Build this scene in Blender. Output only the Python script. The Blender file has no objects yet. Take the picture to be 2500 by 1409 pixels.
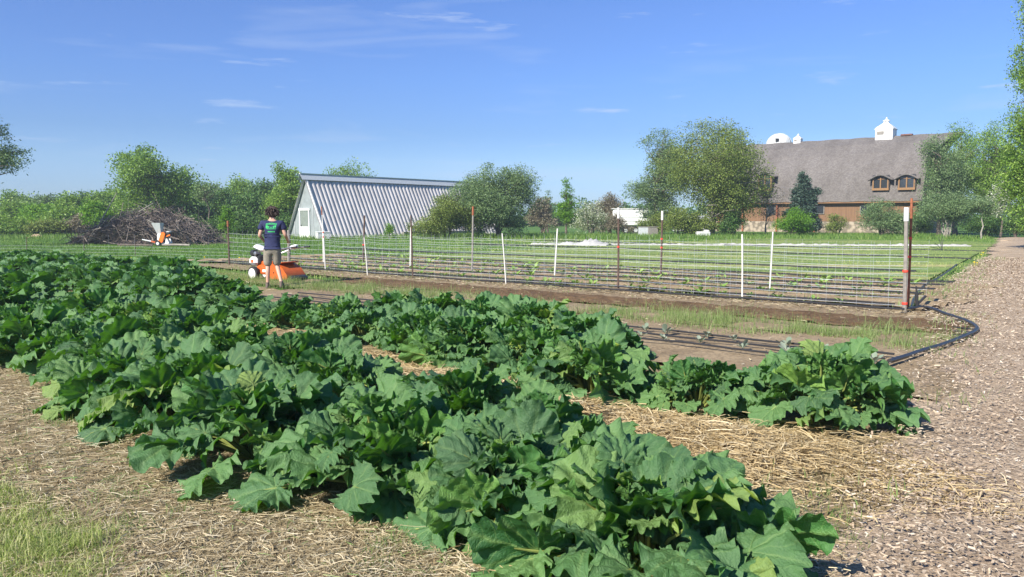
import bpy, math, random
import numpy as np
from mathutils import Vector, Matrix, Euler, noise as mnoise
from mathutils.bvhtree import BVHTree
R = math.radians
random.seed(7); rng = np.random.default_rng(7)
scene = bpy.context.scene
COL = scene.collection
PI = math.pi

# ------------------------------------------------------------------ camera, sky, sun, exposure
F = 1900.0; CH = 1.6; PITCH = math.atan(174.5 / F)
cam_d = bpy.data.cameras.new("camera"); cam = bpy.data.objects.new("camera", cam_d); COL.objects.link(cam)
cam.location = (0, 0, CH); cam.rotation_euler = (PI/2 - PITCH, 0, 0)
cam_d.sensor_width = 36; cam_d.lens = F / 2500 * 36; cam_d.clip_end = 5000; cam_d.clip_start = 0.05
scene.camera = cam
SUN_EL = R(37); SUN_AZ = math.atan2(-0.68, -0.73)      # azimuth from +Y towards +X of the place the sun stands in
sv = Vector((math.sin(SUN_AZ)*math.cos(SUN_EL), math.cos(SUN_AZ)*math.cos(SUN_EL), math.sin(SUN_EL)))
sun_d = bpy.data.lights.new("sun", 'SUN'); sun = bpy.data.objects.new("sun", sun_d); COL.objects.link(sun)
sun_d.energy = 4.8; sun_d.angle = R(0.5); sun_d.color = (1.0, 0.94, 0.84)
sun.rotation_euler = (-sv).to_track_quat('-Z', 'Y').to_euler()
world = bpy.data.worlds.new("World"); scene.world = world; world.use_nodes = True
def build_world():
    nt = world.node_tree; N = nt.nodes; L = nt.links
    bg = N["Background"]; sky = N.new("ShaderNodeTexSky"); sky.sky_type = 'NISHITA'; sky.sun_disc = False
    sky.sun_elevation = SUN_EL; sky.sun_rotation = SUN_AZ % (2*PI)
    sky.air_density = 1.1; sky.dust_density = 0.1; sky.ozone_density = 5.0; sky.altitude = 200
    hs = N.new("ShaderNodeHueSaturation"); hs.inputs['Saturation'].default_value = 1.25; hs.inputs['Value'].default_value = 1.0
    L.new(sky.outputs[0], hs.inputs['Color'])
    # clear air low over the horizon: the band there is a deeper blue than the bare sky model gives
    geo = N.new("ShaderNodeTexCoord"); sx = N.new("ShaderNodeSeparateXYZ"); L.new(geo.outputs['Generated'], sx.inputs[0])
    cr = N.new("ShaderNodeValToRGB"); e = cr.color_ramp.elements
    st = [(0.0,(.34,.50,.88)),(.016,(.47,.61,1.04)),(.068,(.66,.70,.96)),(.105,(.69,.68,.90)),(.17,(.95,.79,1.0)),(.25,(1.28,.87,1.03)),(.5,(1.2,.9,1.0)),(1.0,(1,1,1))]
    while len(e) < len(st): e.new(.5)
    for i, (p, c) in enumerate(st): e[i].position = p; e[i].color = (c[0]/1.3, c[1]/1.3, c[2]/1.3, 1)
    L.new(sx.outputs[2], cr.inputs[0])
    mul = N.new("ShaderNodeMix"); mul.data_type = 'RGBA'; mul.blend_type = 'MULTIPLY'; mul.inputs['Factor'].default_value = 1; mul.clamp_result = False
    L.new(hs.outputs[0], mul.inputs['A']); L.new(cr.outputs[0], mul.inputs['B'])
    m13 = N.new("ShaderNodeVectorMath"); m13.operation = 'SCALE'; m13.inputs['Scale'].default_value = 1.3; L.new(mul.outputs['Result'], m13.inputs[0])
    tc = N.new("ShaderNodeTexCoord"); mp = N.new("ShaderNodeMapping")
    mp.inputs['Scale'].default_value = (1.6, 1.6, 13.0); mp.inputs['Rotation'].default_value = (0.0, 0.05, 0)
    L.new(tc.outputs['Generated'], mp.inputs['Vector'])
    n1 = N.new("ShaderNodeTexNoise"); n1.inputs['Scale'].default_value = 2.1; n1.inputs['Detail'].default_value = 7; n1.inputs['Distortion'].default_value = 0.5
    L.new(mp.outputs[0], n1.inputs['Vector'])
    r1 = N.new("ShaderNodeValToRGB"); r1.color_ramp.elements[0].position = 0.57; r1.color_ramp.elements[1].position = 0.82
    r1.color_ramp.elements[1].color = (0.38, 0.38, 0.38, 1)
    L.new(n1.outputs[0], r1.inputs[0])
    n2 = N.new("ShaderNodeTexNoise"); n2.inputs['Scale'].default_value = 3.7; n2.inputs['Detail'].default_value = 8; n2.inputs['Roughness'].default_value = 0.62
    mp2 = N.new("ShaderNodeMapping"); mp2.inputs['Scale'].default_value = (2.0, 2.0, 17.0); mp2.inputs['Location'].default_value = (3.3, 1.7, 0.4); mp2.inputs['Rotation'].default_value = (0, -0.03, 0)
    L.new(tc.outputs['Generated'], mp2.inputs['Vector']); L.new(mp2.outputs[0], n2.inputs['Vector'])
    r2 = N.new("ShaderNodeValToRGB"); r2.color_ramp.elements[0].position = 0.615; r2.color_ramp.elements[1].position = 0.78
    r2.color_ramp.elements[1].color = (0.62, 0.60, 0.60, 1)
    L.new(n2.outputs[0], r2.inputs[0])
    mx0 = N.new("ShaderNodeMath"); mx0.operation = 'MAXIMUM'; L.new(r1.outputs[0], mx0.inputs[0]); L.new(r2.outputs[0], mx0.inputs[1])
    mix = N.new("ShaderNodeMix"); mix.data_type = 'RGBA'
    L.new(mx0.outputs[0], mix.inputs['Factor']); L.new(m13.outputs[0], mix.inputs['A']); mix.inputs['B'].default_value = (4.2, 5.0, 6.5, 1)
    L.new(mix.outputs['Result'], bg.inputs['Color']); bg.inputs['Strength'].default_value = 0.085
build_world()
scene.view_settings.view_transform = 'Standard'; scene.view_settings.look = 'None'
scene.view_settings.exposure = 0.85; scene.view_settings.gamma = 1.0
scene.cycles.max_bounces = 6; scene.cycles.transparent_max_bounces = 4

# ------------------------------------------------------------------ geometry of the place
ct, st_ = math.cos(PITCH), math.sin(PITCH)
def ray(u, v):
    cx = (u-1250)/F; cy = -(v-704.5)/F
    return Vector((cx, ct + cy*st_, -st_ + cy*ct))
def G(u, v):                       # ground point seen there in the photograph
    d = ray(u, v); k = CH / -d.z
    return Vector((d.x*k, d.y*k, 0))
def A(u, v, D):                    # point at distance D (world y)
    d = ray(u, v); k = D / d.y
    return Vector((d.x*k, D, CH + d.z*k))
NF = Vector((0.634, 0.772, 0)).normalized(); DF = Vector((-NF.y, NF.x, 0))     # field frame: NF away from the viewer, DF along the rows to the left
NB = Vector((0.680, 0.733, 0)).normalized(); DB = Vector((-NB.y, NB.x, 0))     # rhubarb bed frame
def ff(s, t, z=0): return DF*s + NF*t + Vector((0, 0, z))
def fb(s, t, z=0): return DB*s + NB*t + Vector((0, 0, z))

# ------------------------------------------------------------------ helpers
def link(o, parent=None):
    COL.objects.link(o)
    if parent is not None: o.parent = parent
    return o
def tag(o, label=None, cat=None, group=None, kind=None):
    if label: o['label'] = label
    if cat: o['category'] = cat
    if group: o['group'] = group
    if kind: o['kind'] = kind
    return o
def empty(name, loc=(0,0,0), rz=0, **kw):
    o = bpy.data.objects.new(name, None); link(o); o.location = loc; o.rotation_euler = (0,0,rz); o.empty_display_size = .2
    return tag(o, **kw)
def np_mesh(name, V, Fc, mats=(), attrs=None, smooth=True, midx=None):
    V = np.asarray(V, dtype=np.float32).reshape(-1,3)
    me = bpy.data.meshes.new(name)
    if isinstance(Fc, np.ndarray):
        k = Fc.shape[1]; nf = len(Fc)
        me.vertices.add(len(V)); me.vertices.foreach_set('co', V.ravel())
        me.loops.add(nf*k); me.loops.foreach_set('vertex_index', Fc.astype(np.int32).ravel())
        me.polygons.add(nf); me.polygons.foreach_set('loop_start', np.arange(0, nf*k, k, dtype=np.int32))
        me.polygons.foreach_set('loop_total', np.full(nf, k, dtype=np.int32))
    else:
        me.from_pydata([tuple(map(float, v)) for v in V], [], Fc)
    me.update(calc_edges=True)
    if attrs:
        for an, av in attrs.items():
            av = np.asarray(av, dtype=np.float32)
            if av.ndim == 1: a = me.attributes.new(an, 'FLOAT', 'POINT'); a.data.foreach_set('value', av)
            else: a = me.attributes.new(an, 'FLOAT_VECTOR', 'POINT'); a.data.foreach_set('vector', av.ravel())
    for m in mats: me.materials.append(m)
    me.polygons.foreach_set('use_smooth', np.full(len(me.polygons), smooth))
    if midx is not None: me.polygons.foreach_set('material_index', np.asarray(midx, dtype=np.int32))
    me.update()
    return me
def obj(name, me, parent=None, **kw):
    return tag(link(bpy.data.objects.new(name, me), parent), **kw)

class MB:                                      # small mesh builder for made things
    def __init__(s): s.v = []; s.f = []; s.sm = []
    def add(s, vs, fs, smooth=False):
        b = len(s.v); s.v += [Vector(v) for v in vs]; s.f += [[i+b for i in f] for f in fs]; s.sm += [smooth]*len(fs); return s
    def box(s, c, size, rot=None, bev=0.0):
        hx, hy, hz = size[0]/2, size[1]/2, size[2]/2
        M = rot if rot is not None else Matrix.Identity(3)
        if bev <= 0:
            vs = [M @ Vector((x*hx, y*hy, z*hz)) + Vector(c) for x in (-1,1) for y in (-1,1) for z in (-1,1)]
            fs = [[0,1,3,2],[4,6,7,5],[0,4,5,1],[2,3,7,6],[0,2,6,4],[1,5,7,3]]
            return s.add(vs, fs)
        b = min(bev, hx*.9, hy*.9, hz*.9)
        pr = [(-hx+b,-hy),(hx-b,-hy),(hx,-hy+b),(hx,hy-b),(hx-b,hy),(-hx+b,hy),(-hx,hy-b),(-hx,-hy+b)]
        ins = lambda p: (p[0]*(hx-b)/hx, p[1]*(hy-b)/hy)
        rings = [([ins(p) for p in pr], -hz), (pr, -hz+b), (pr, hz-b), ([ins(p) for p in pr], hz)]
        vs = [M @ Vector((p[0], p[1], z)) + Vector(c) for ring, z in rings for p in ring]
        fs = [[7,6,5,4,3,2,1,0], [24+i for i in range(8)]]
        for k in range(3):
            for i in range(8): j = (i+1) % 8; fs.append([k*8+i, k*8+j, k*8+8+j, k*8+8+i])
        return s.add(vs, fs)
    def tube(s, pts, r, n=8, cap=True, r2=None):
        pts = [Vector(p) for p in pts]; m = len(pts)
        rs = r if isinstance(r, (list, tuple)) else [r + ((r2 if r2 is not None else r)-r)*i/(m-1) for i in range(m)]
        vs = []; up = None
        for i, p in enumerate(pts):
            d = (pts[min(i+1,m-1)] - pts[max(i-1,0)]).normalized()
            if up is None: up = d.orthogonal().normalized()
            up = (up - d*up.dot(d));
            if up.length < 1e-5: up = d.orthogonal()
            up.normalize(); w = d.cross(up)
            for k in range(n):
                a = 2*PI*k/n; vs.append(p + (up*math.cos(a) + w*math.sin(a))*rs[i])
        fs = [[i*n+k, i*n+(k+1)%n, (i+1)*n+(k+1)%n, (i+1)*n+k] for i in range(m-1) for k in range(n)]
        if cap: fs += [list(range(n))[::-1], [(m-1)*n+k for k in range(n)]]
        return s.add(vs, fs, True)
    def lathe(s, prof, c=(0,0,0), n=16, axis=None):
        M = axis if axis is not None else Matrix.Identity(3)
        vs = [M @ Vector((r*math.cos(2*PI*k/n), r*math.sin(2*PI*k/n), z)) + Vector(c) for r, z in prof for k in range(n)]
        fs = [[i*n+k, i*n+(k+1)%n, (i+1)*n+(k+1)%n, (i+1)*n+k] for i in range(len(prof)-1) for k in range(n)]
        fs += [list(range(n))[::-1], [(len(prof)-1)*n+k for k in range(n)]]
        return s.add(vs, fs, True)
    def prism(s, poly, a, b):                   # poly: list of 3D points at a; extruded by vector b
        n = len(poly); P = [Vector(p)+Vector(a) for p in poly]; Q = [p+Vector(b) for p in P]
        return s.add(P+Q, [list(range(n))[::-1], [n+i for i in range(n)]] + [[i,(i+1)%n,n+(i+1)%n,n+i] for i in range(n)])
    def mesh(s, name, mat):
        me = bpy.data.meshes.new(name); me.from_pydata([tuple(v) for v in s.v], [], s.f)
        me.materials.append(mat); me.polygons.foreach_set('use_smooth', s.sm); me.update()
        import bmesh; bm = bmesh.new(); bm.from_mesh(me); bmesh.ops.recalc_face_normals(bm, faces=bm.faces); bm.to_mesh(me); bm.free()
        try: me.set_sharp_from_angle(angle=R(40))
        except Exception: pass
        return me
    def build(s, name, mat, parent=None, **kw): return obj(name, s.mesh(name, mat), parent, **kw)

def strips(name, P, W, S, mats, var=None, parent=None, **kw):
    """ribbons: P (N,K,3) centre lines, W (N,K) widths, S (N,3) side directions"""
    N, K, _ = P.shape
    V = np.empty((N, K, 2, 3), np.float32)
    off = S[:, None, :]*W[:, :, None]*.5
    V[:, :, 0] = P - off; V[:, :, 1] = P + off
    base = (np.arange(N)*K*2)[:, None]; k = np.arange(K-1)[None, :]*2
    Fq = np.stack([base+k, base+k+1, base+k+3, base+k+2], -1).reshape(-1, 4)
    if var is None: var = rng.random(N)
    at = {'var': np.repeat(var, K*2)}
    return obj(name, np_mesh(name, V, Fq, mats, at), parent, **kw)

# ------------------------------------------------------------------ materials
def new_mat(name):
    m = bpy.data.materials.new(name); m.use_nodes = True
    return m, m.node_tree.nodes, m.node_tree.links, m.node_tree.nodes['Principled BSDF']
def noise_node(N, L, scale, detail=6, rough=.6, vec=None, obj_co=True, stretch=None, dist=0):
    tc = N.new("ShaderNodeTexCoord"); n = N.new("ShaderNodeTexNoise")
    n.inputs['Scale'].default_value = scale; n.inputs['Detail'].default_value = detail; n.inputs['Roughness'].default_value = rough; n.inputs['Distortion'].default_value = dist
    src = vec if vec is not None else tc.outputs['Object']
    if stretch:
        mp = N.new("ShaderNodeMapping"); mp.inputs['Scale'].default_value = stretch[0]; mp.inputs['Rotation'].default_value = stretch[1]
        L.new(src, mp.inputs['Vector']); src = mp.outputs[0]
    L.new(src, n.inputs['Vector']); return n
def ramp(N, L, src, stops):
    r = N.new("ShaderNodeValToRGB"); e = r.color_ramp.elements
    while len(e) < len(stops): e.new(.5)
    for i, (p, c) in enumerate(stops): e[i].position = p; e[i].color = (*c, 1)
    L.new(src, r.inputs[0]); return r
def mixc(N, L, fac, a, b, mode='MIX'):
    m = N.new("ShaderNodeMix"); m.data_type = 'RGBA'; m.blend_type = mode
    for k, x in (('Factor', fac), ('A', a), ('B', b)):
        if hasattr(x, 'links'): L.new(x, m.inputs[k])
        elif k == 'Factor': m.inputs[k].default_value = x
        else: m.inputs[k].default_value = (*x, 1)
    return m.outputs['Result']
def bump(N, L, bs, src, strength=.5, dist=.02):
    b = N.new("ShaderNodeBump"); b.inputs['Strength'].default_value = strength; b.inputs['Distance'].default_value = dist
    L.new(src, b.inputs['Height']); L.new(b.outputs[0], bs.inputs['Normal'])
def mat(name, c, rough=.6, metal=0, var=.18, scale=8, spec=.4, bmp=0):
    m, N, L, bs = new_mat(name)
    n = noise_node(N, L, scale)
    lo = tuple(x*(1-var) for x in c); hi = tuple(min(1, x*(1+var)) for x in c)
    r = ramp(N, L, n.outputs[0], [(.3, lo), (.7, hi)]); L.new(r.outputs[0], bs.inputs['Base Color'])
    bs.inputs['Roughness'].default_value = rough; bs.inputs['Metallic'].default_value = metal; bs.inputs['Specular IOR Level'].default_value = spec
    if bmp: bump(N, L, bs, n.outputs[0], bmp, .02)
    return m
def leafmat(name, stops, trans=.35, tcol=(.25,.4,.04), rough=.5, spec=.3, big=None):
    """foliage: colour by the per-leaf attribute var, some light passing through"""
    m, N, L, bs = new_mat(name)
    a = N.new("ShaderNodeAttribute"); a.attribute_name = 'var'
    r = ramp(N, L, a.outputs['Fac'], stops); col = r.outputs[0]
    if big:
        n = noise_node(N, L, big, 3); rr = ramp(N, L, n.outputs[0], [(.35, (.75,.75,.75)), (.65, (1.2,1.2,1.15))]); col = mixc(N, L, 1.0, col, rr.outputs[0], 'MULTIPLY')
    L.new(col, bs.inputs['Base Color']); bs.inputs['Roughness'].default_value = rough; bs.inputs['Specular IOR Level'].default_value = spec
    tr = N.new("ShaderNodeBsdfTranslucent"); tr.inputs['Color'].default_value = (*tcol, 1)
    ms = N.new("ShaderNodeMixShader"); ms.inputs[0].default_value = trans
    out = N['Material Output']; L.new(bs.outputs[0], ms.inputs[1]); L.new(tr.outputs[0], ms.inputs[2]); L.new(ms.outputs[0], out.inputs[0])
    return m
def ground_mat(name, stops, scale=3, fine=60, fstops=None, bs_=.6, bd=.02, rough=.9, stretch=None):
    m, N, L, bs = new_mat(name)
    n1 = noise_node(N, L, scale, 5); r1 = ramp(N, L, n1.outputs[0], stops)
    n2 = noise_node(N, L, fine, 8, .7, stretch=stretch)
    r2 = ramp(N, L, n2.outputs[0], fstops or [(.3, (.55,.55,.55)), (.7, (1.35,1.35,1.35))])
    L.new(mixc(N, L, 1.0, r1.outputs[0], r2.outputs[0], 'MULTIPLY'), bs.inputs['Base Color'])
    bs.inputs['Roughness'].default_value = rough; bs.inputs['Specular IOR Level'].default_value = .2
    bump(N, L, bs, n2.outputs[0], bs_, bd); return m

M = {}
M['grassland'] = ground_mat('grassland', [(.3,(.06,.14,.024)),(.55,(.09,.18,.03)),(.75,(.15,.21,.05))], .35, 9)
M['soil'] = ground_mat('dry soil', [(.3,(.23,.168,.10)),(.7,(.35,.265,.165))], 1.5, 22, bd=.03)
M['tilled'] = ground_mat('tilled soil', [(.3,(.115,.070,.036)),(.7,(.19,.120,.064))], 2.5, 14, bs_=.9, bd=.05)
M['mulch'] = ground_mat('dry mown mulch', [(.3,(.28,.22,.13)),(.5,(.40,.32,.20)),(.72,(.28,.26,.14))], 2.2, 70, [(.3,(.35,.33,.3)),(.7,(1.35,1.3,1.2))], .8, .02, stretch=((1,3,1),(0,0,.5)))
M['chipground'] = ground_mat('wood chip bed', [(.3,(.36,.27,.185)),(.7,(.49,.385,.275))], 1.2, 55, [(.32,(.35,.33,.32)),(.52,(.95,.95,.95)),(.7,(1.7,1.65,1.6))], .8, .02)
M['straw'] = leafmat('golden straw', [(0,(.20,.13,.05)),(.35,(.42,.31,.155)),(.7,(.60,.47,.26)),(1,(.78,.67,.45))], .12, (.5,.36,.15), .6)
M['hay'] = leafmat('dry grass clippings', [(0,(.14,.11,.055)),(.3,(.36,.28,.16)),(.55,(.50,.41,.25)),(.8,(.70,.62,.45)),(.9,(.24,.29,.11)),(1,(.17,.27,.08))], .12, (.4,.34,.15), .65)
M['chips'] = leafmat('wood chips', [(0,(.19,.135,.09)),(.3,(.38,.285,.20)),(.6,(.52,.415,.295)),(.88,(.58,.50,.39)),(1,(.80,.75,.66))], .0, (.4,.3,.2), .8)
M['grass'] = leafmat('fresh grass', [(0,(.10,.16,.03)),(.35,(.24,.32,.07)),(.65,(.42,.47,.16)),(1,(.70,.64,.38))], .35, (.30,.42,.05))
M['weeds'] = leafmat('pale green weeds', [(0,(.13,.20,.06)),(.6,(.24,.33,.11)),(1,(.42,.44,.22))], .35, (.32,.45,.08))
M['fieldgrass'] = leafmat('field grass', [(0,(.08,.17,.028)),(.4,(.15,.26,.05)),(.75,(.30,.39,.11)),(1,(.44,.46,.18))], .3, (.22,.36,.04))
M['seedling'] = leafmat('seedling leaf', [(0,(.14,.28,.05)),(1,(.32,.46,.12))], .3, (.3,.5,.06))
M['brassica'] = leafmat('greyish brassica leaf', [(0,(.16,.22,.15)),(1,(.32,.37,.28))], .2, (.4,.45,.25))
M['black'] = mat('black plastic', (.028,.028,.030), .38, spec=.6)
M['tape'] = mat('black drip tape', (.030,.030,.033), .5, spec=.4)
M['white'] = mat('white paint', (.78,.78,.76), .5, var=.06)
M['offwhite'] = mat('weathered white', (.60,.60,.58), .6, var=.15, scale=3)
M['stake_white'] = mat('white fibreglass stake', (.74,.72,.66), .5, var=.08)
M['stake_dark'] = mat('dark rusty stake', (.10,.065,.05), .7, var=.4, scale=14)
M['rust'] = mat('rusty steel post', (.30,.105,.05), .75, var=.4, scale=12)
M['greyw'] = mat('grey weathered wood', (.25,.23,.20), .8, var=.3, scale=10)
M['net'] = mat('white net twine', (.50,.53,.56), .6, var=.1)
M['orange'] = mat('orange enamel', (.55,.115,.022), .4, var=.1, spec=.5)
M['brightorange'] = mat('bright orange cover', (.95,.20,.02), .4, var=.08)
M['red'] = mat('red tie tape', (.75,.07,.04), .5)
M['steel'] = mat('steel', (.35,.35,.36), .35, metal=.7)
M['grey'] = mat('grey painted steel', (.48,.50,.50), .5, var=.12)
M['tyre'] = mat('tyre rubber', (.03,.03,.03), .8)
M['bark'] = mat('bark', (.13,.105,.085), .9, var=.4, scale=6, bmp=.6)
M['paleb'] = mat('pale bark', (.30,.27,.23), .9, var=.3, scale=6, bmp=.6)
M['stem'] = mat('rhubarb stalk', (.22,.26,.07), .45, var=.4, scale=9)

# ------------------------------------------------------------------ the ground
def vnoise(x, y, sc, seed=0):
    """cheap smooth value noise on arrays"""
    x = x*sc + seed*17.3; y = y*sc + seed*9.1
    xi = np.floor(x).astype(int); yi = np.floor(y).astype(int); fx = x-xi; fy = y-yi
    fx = fx*fx*(3-2*fx); fy = fy*fy*(3-2*fy)
    def h(a, b): v = np.sin(a*127.1 + b*311.7 + seed*74.7)*43758.5453; return v-np.floor(v)
    return (h(xi,yi)*(1-fx)+h(xi+1,yi)*fx)*(1-fy) + (h(xi,yi+1)*(1-fx)+h(xi+1,yi+1)*fx)*fy
def sheet(name, frame, s0, s1, t0, t1, ds, dt, z, hfun, m, edge=.0, **kw):
    """rectangular sheet in a (s,t) frame; hfun gives bumps; edge wobbles its outline"""
    ns = max(2, int((s1-s0)/ds)+1); nt = max(2, int((t1-t0)/dt)+1)
    S, T = np.meshgrid(np.linspace(s0, s1, ns), np.linspace(t0, t1, nt))
    D, Nn = (DF, NF) if frame == 'f' else (DB, NB)
    T2 = T + edge*(vnoise(S, S*0, .9, 3)-.5)*2*np.where(T > (t0+t1)/2, 1, -1)*np.abs((T-(t0+t1)/2)/((t1-t0)/2))**6 + edge*.5*(vnoise(S, S*0, 4, 5)-.5)*np.abs((T-(t0+t1)/2)/((t1-t0)/2))**6
    S2 = S + edge*(vnoise(T, T*0, 1.1, 8)-.5)*2*np.abs((S-(s0+s1)/2)/((s1-s0)/2))**8
    X = D.x*S2 + Nn.x*T2; Y = D.y*S2 + Nn.y*T2; Z = z + hfun(S2, T2)
    # taper the bumps to the sheet's edges
    V = np.stack([X, Y, Z], -1).reshape(-1, 3)
    i = np.arange(nt-1)[:, None]*ns + np.arange(ns-1)[None, :]
    Fq = np.stack([i, i+ns, i+ns+1, i+1], -1).reshape(-1, 4)[:, ::-1]
    return obj(name, np_mesh(name, V, Fq, [m]), None, kind='structure', **kw)

def build_ground():
    gm = MB(); gm.add([(-1500,-60,0),(1500,-60,0),(1500,2500,0),(-1500,2500,0)], [[0,1,2,3]])
    gm.build('ground', M['grassland'], kind='structure')
    bumpy = lambda a, sc, sd=0: (lambda s, t: a*(vnoise(s, t, sc, sd) + .5*vnoise(s, t, sc*2.3, sd+1)))
    # mulch over the whole rhubarb bed and the foreground
    sheet('mulch_ground', 'b', -6, 34, -6, 9.0, .12, .10, .004, bumpy(.035, 2.2, 1), M['mulch'], .25)
    # soil bed carrying the drip lines between rhubarb and weeds, tilled strip, soil plot behind the fence
    sheet('soil_bed', 'f', 1.2, 14.0, 7.2, 10.4, .12, .08, .045, bumpy(.03, 3.0, 2), M['soil'], .15)
    sheet('weedy_strip', 'f', 1.6, 22, 10.15, 11.6, .15, .08, .05, bumpy(.03, 3.0, 4), M['soil'], .15)
    sheet('tilled_strip', 'f', 1.8, 15.2, 11.35, 12.75, .08, .05, .03, lambda s, t: .04*vnoise(s, t, 7, 6)+.02*vnoise(s,t,2.2,7)+.04*vnoise(s,t,15,8)+.02*np.sin(np.clip((t-11.35)/1.4,0,1)*PI), M['tilled'], .12)
    sheet('soil_verge', 'f', 1.6, 24, 12.6, 14.0, .15, .08, .045, bumpy(.03, 3.0, 9), M['soil'], .15)
    def rows(s, t): return .05*np.cos((t-14.6)*2*PI/1.15)**2 + .03*vnoise(s, t, 4, 3)
    sheet('soil_plot', 'f', 2.6, 26, 13.9, 20.2, .14, .06, .055, rows, M['soil'], .3)
build_ground()
def build_field():
    m = ground_mat('light green cover crop', [(.3,(.16,.235,.06)),(.55,(.235,.30,.09)),(.75,(.31,.34,.14))], .5, 6, [(.3,(.8,.8,.8)),(.7,(1.2,1.2,1.2))], .3, .03)
    nt = m.node_tree; N, L = nt.nodes, nt.links; bs = N['Principled BSDF']
    # drilled rows and tractor lanes run along the field, so its colour changes in long bands
    n3 = noise_node(N, L, 1.0, 5, .7, stretch=((.03,.8,1),(0,0,-math.atan2(DF.y, DF.x))))
    r3 = ramp(N, L, n3.outputs[0], [(.36,(.38,.42,.45)),(.44,(.75,.85,.80)),(.54,(1.0,.98,1.0)),(.62,(1.55,1.12,1.6))])
    n4 = noise_node(N, L, 3.0, 6, .8); r4 = ramp(N, L, n4.outputs[0], [(.35,(.72,.75,.7)),(.65,(1.2,1.18,1.2))])
    prev = bs.inputs['Base Color'].links[0].from_socket
    L.new(mixc(N, L, 1.0, mixc(N, L, 1.0, prev, r3.outputs[0], 'MULTIPLY'), r4.outputs[0], 'MULTIPLY'), bs.inputs['Base Color'])
    sheet('field', 'f', 3.2, 23, 20.0, 57, .5, .4, .02, lambda s, t: .03*vnoise(s, t, 1.5, 12), m, .4)
    o = bpy.data.objects['field']; me = o.data
    # the field's right edge follows the path
    for v in me.vertices:
        s = v.co.x*DF.x+v.co.y*DF.y; t = v.co.x*NF.x+v.co.y*NF.y; lim = 3.6+.088*(t-14); s2 = max(s, lim)
        v.co.x += DF.x*(s2-s); v.co.y += DF.y*(s2-s)
build_field()

def build_path():
    # wood chip path: left edge from beside the camera to the far trees
    L0 = np.array([(1.05,2.2),(1.45,3.4),(2.5,5.2),(3.2,6.2),(4.3,8.4),(5.4,10.0),(6.9,12.8),(9.2,16.6),(11.5,20),(17.0,28),(24,39),(30,48),(36.5,58.5)], float)
    n = 420; tt = np.linspace(0, 1, n)**1.8
    seg = np.r_[0, np.cumsum(np.hypot(*np.diff(L0, axis=0).T))]; q = tt*seg[-1]
    lx = np.interp(q, seg, L0[:,0]); ly = np.interp(q, seg, L0[:,1])
    w = 7.5
    K = 60; k = np.linspace(0, 1, K)[None, :]
    ex = (vnoise(q, q*0, 2.2, 2)-.5)*.35*(1+q*.03) + (vnoise(q, q*0, 7, 4)-.5)*.12
    X = (lx+ex)[:,None] + k*w*1.25; Y = ly[:,None] - k*w*.75
    Z = .085 + .02*vnoise(X, Y, 1.3, 4) + .02*vnoise(X, Y, 5, 6) - .075*(1-np.clip(k*14, 0, 1))
    V = np.stack([X, Y, Z + 0*X], -1).reshape(-1,3)
    i = np.arange(n-1)[:, None]*K + np.arange(K-1)[None, :]
    Fq = np.stack([i, i+1, i+K+1, i+K], -1).reshape(-1,4)
    obj('path', np_mesh('path', V, Fq, [M['chipground']]), None, kind='structure')
    # loose chips on it, denser near the camera
    def scatter(N, qmax, smin, smax, pw, name, label):
        qq = (rng.random(N)**pw)*qmax
        x0 = np.interp(qq, seg, L0[:,0]); y0 = np.interp(qq, seg, L0[:,1]); kk = rng.random(N)*1.0 - .012
        kk *= np.clip(.35+qq/14, 0, 1)
        x = x0 + kk*w*1.25 + rng.normal(0,.12,N); y = y0 - kk*w*.75
        keep = np.abs(x) < y*.70+.5; x = x[keep]; y = y[keep]; N = len(x)
        z = .085 + .02*vnoise(x, y, 1.3, 4) + .02*vnoise(x, y, 5, 6) + rng.random(N)*.008 + .004 - .07*(kk[keep] < .006)
        a = rng.random(N)*2*PI; ln = rng.uniform(smin, smax, N)*(1+y/14); pit = rng.normal(0,.22,N)
        d = np.stack([np.cos(a)*np.cos(pit), np.sin(a)*np.cos(pit), np.sin(pit)], -1)
        c = np.stack([x, y, z], -1); P = np.stack([c-d*ln[:,None]/2, c+d*ln[:,None]/2], 1)
        side = np.cross(d, np.stack([rng.normal(0,.3,N), rng.normal(0,.3,N), np.ones(N)], -1)); side /= np.linalg.norm(side, axis=1)[:,None]
        W = (ln*rng.uniform(.15,.42,N))[:,None]*np.ones((1,2))
        strips(name, P, W, side, [M['chips']], np.clip(rng.beta(2.2,2.4,N)+.12*(vnoise(x,y,1.7,9)-.5),0,1), kind='stuff', label=label, cat='wood chips')
    scatter(230000, 32, .008, .026, 1.25, 'wood_chips', 'pinkish tan and white wood chips covering the path on the right')
build_path()

def ribbons_flat(name, xy, z, ln, wd, m, var, K=4, curl=.5, tilt=.25, dirbias=None, **kw):
    N = len(xy); a = rng.random(N)*2*PI if dirbias is None else rng.normal(dirbias[0], dirbias[1], N)
    pit = rng.normal(0, tilt, N); cv = rng.normal(0, curl, N)
    P = np.empty((N,K,3)); P[:,0,:2] = xy; P[:,0,2] = z
    for k in range(1, K):
        ang = a + cv*(k-1.5)/K*2
        stp = ln/(K-1); pp = pit*(1-1.4*k/K)
        P[:,k,0] = P[:,k-1,0]+np.cos(ang)*np.cos(pp)*stp; P[:,k,1] = P[:,k-1,1]+np.sin(ang)*np.cos(pp)*stp; P[:,k,2] = P[:,k-1,2]+np.sin(pp)*stp
    P[:,:,2] = np.maximum(P[:,:,2], z[:,None]-.005)
    sd = np.stack([-np.sin(a), np.cos(a), rng.normal(0,.5,N)], -1); sd /= np.linalg.norm(sd, axis=1)[:,None]
    return strips(name, P, (wd[:,None]*np.ones((1,K))), sd, [m], var, **kw)
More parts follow.
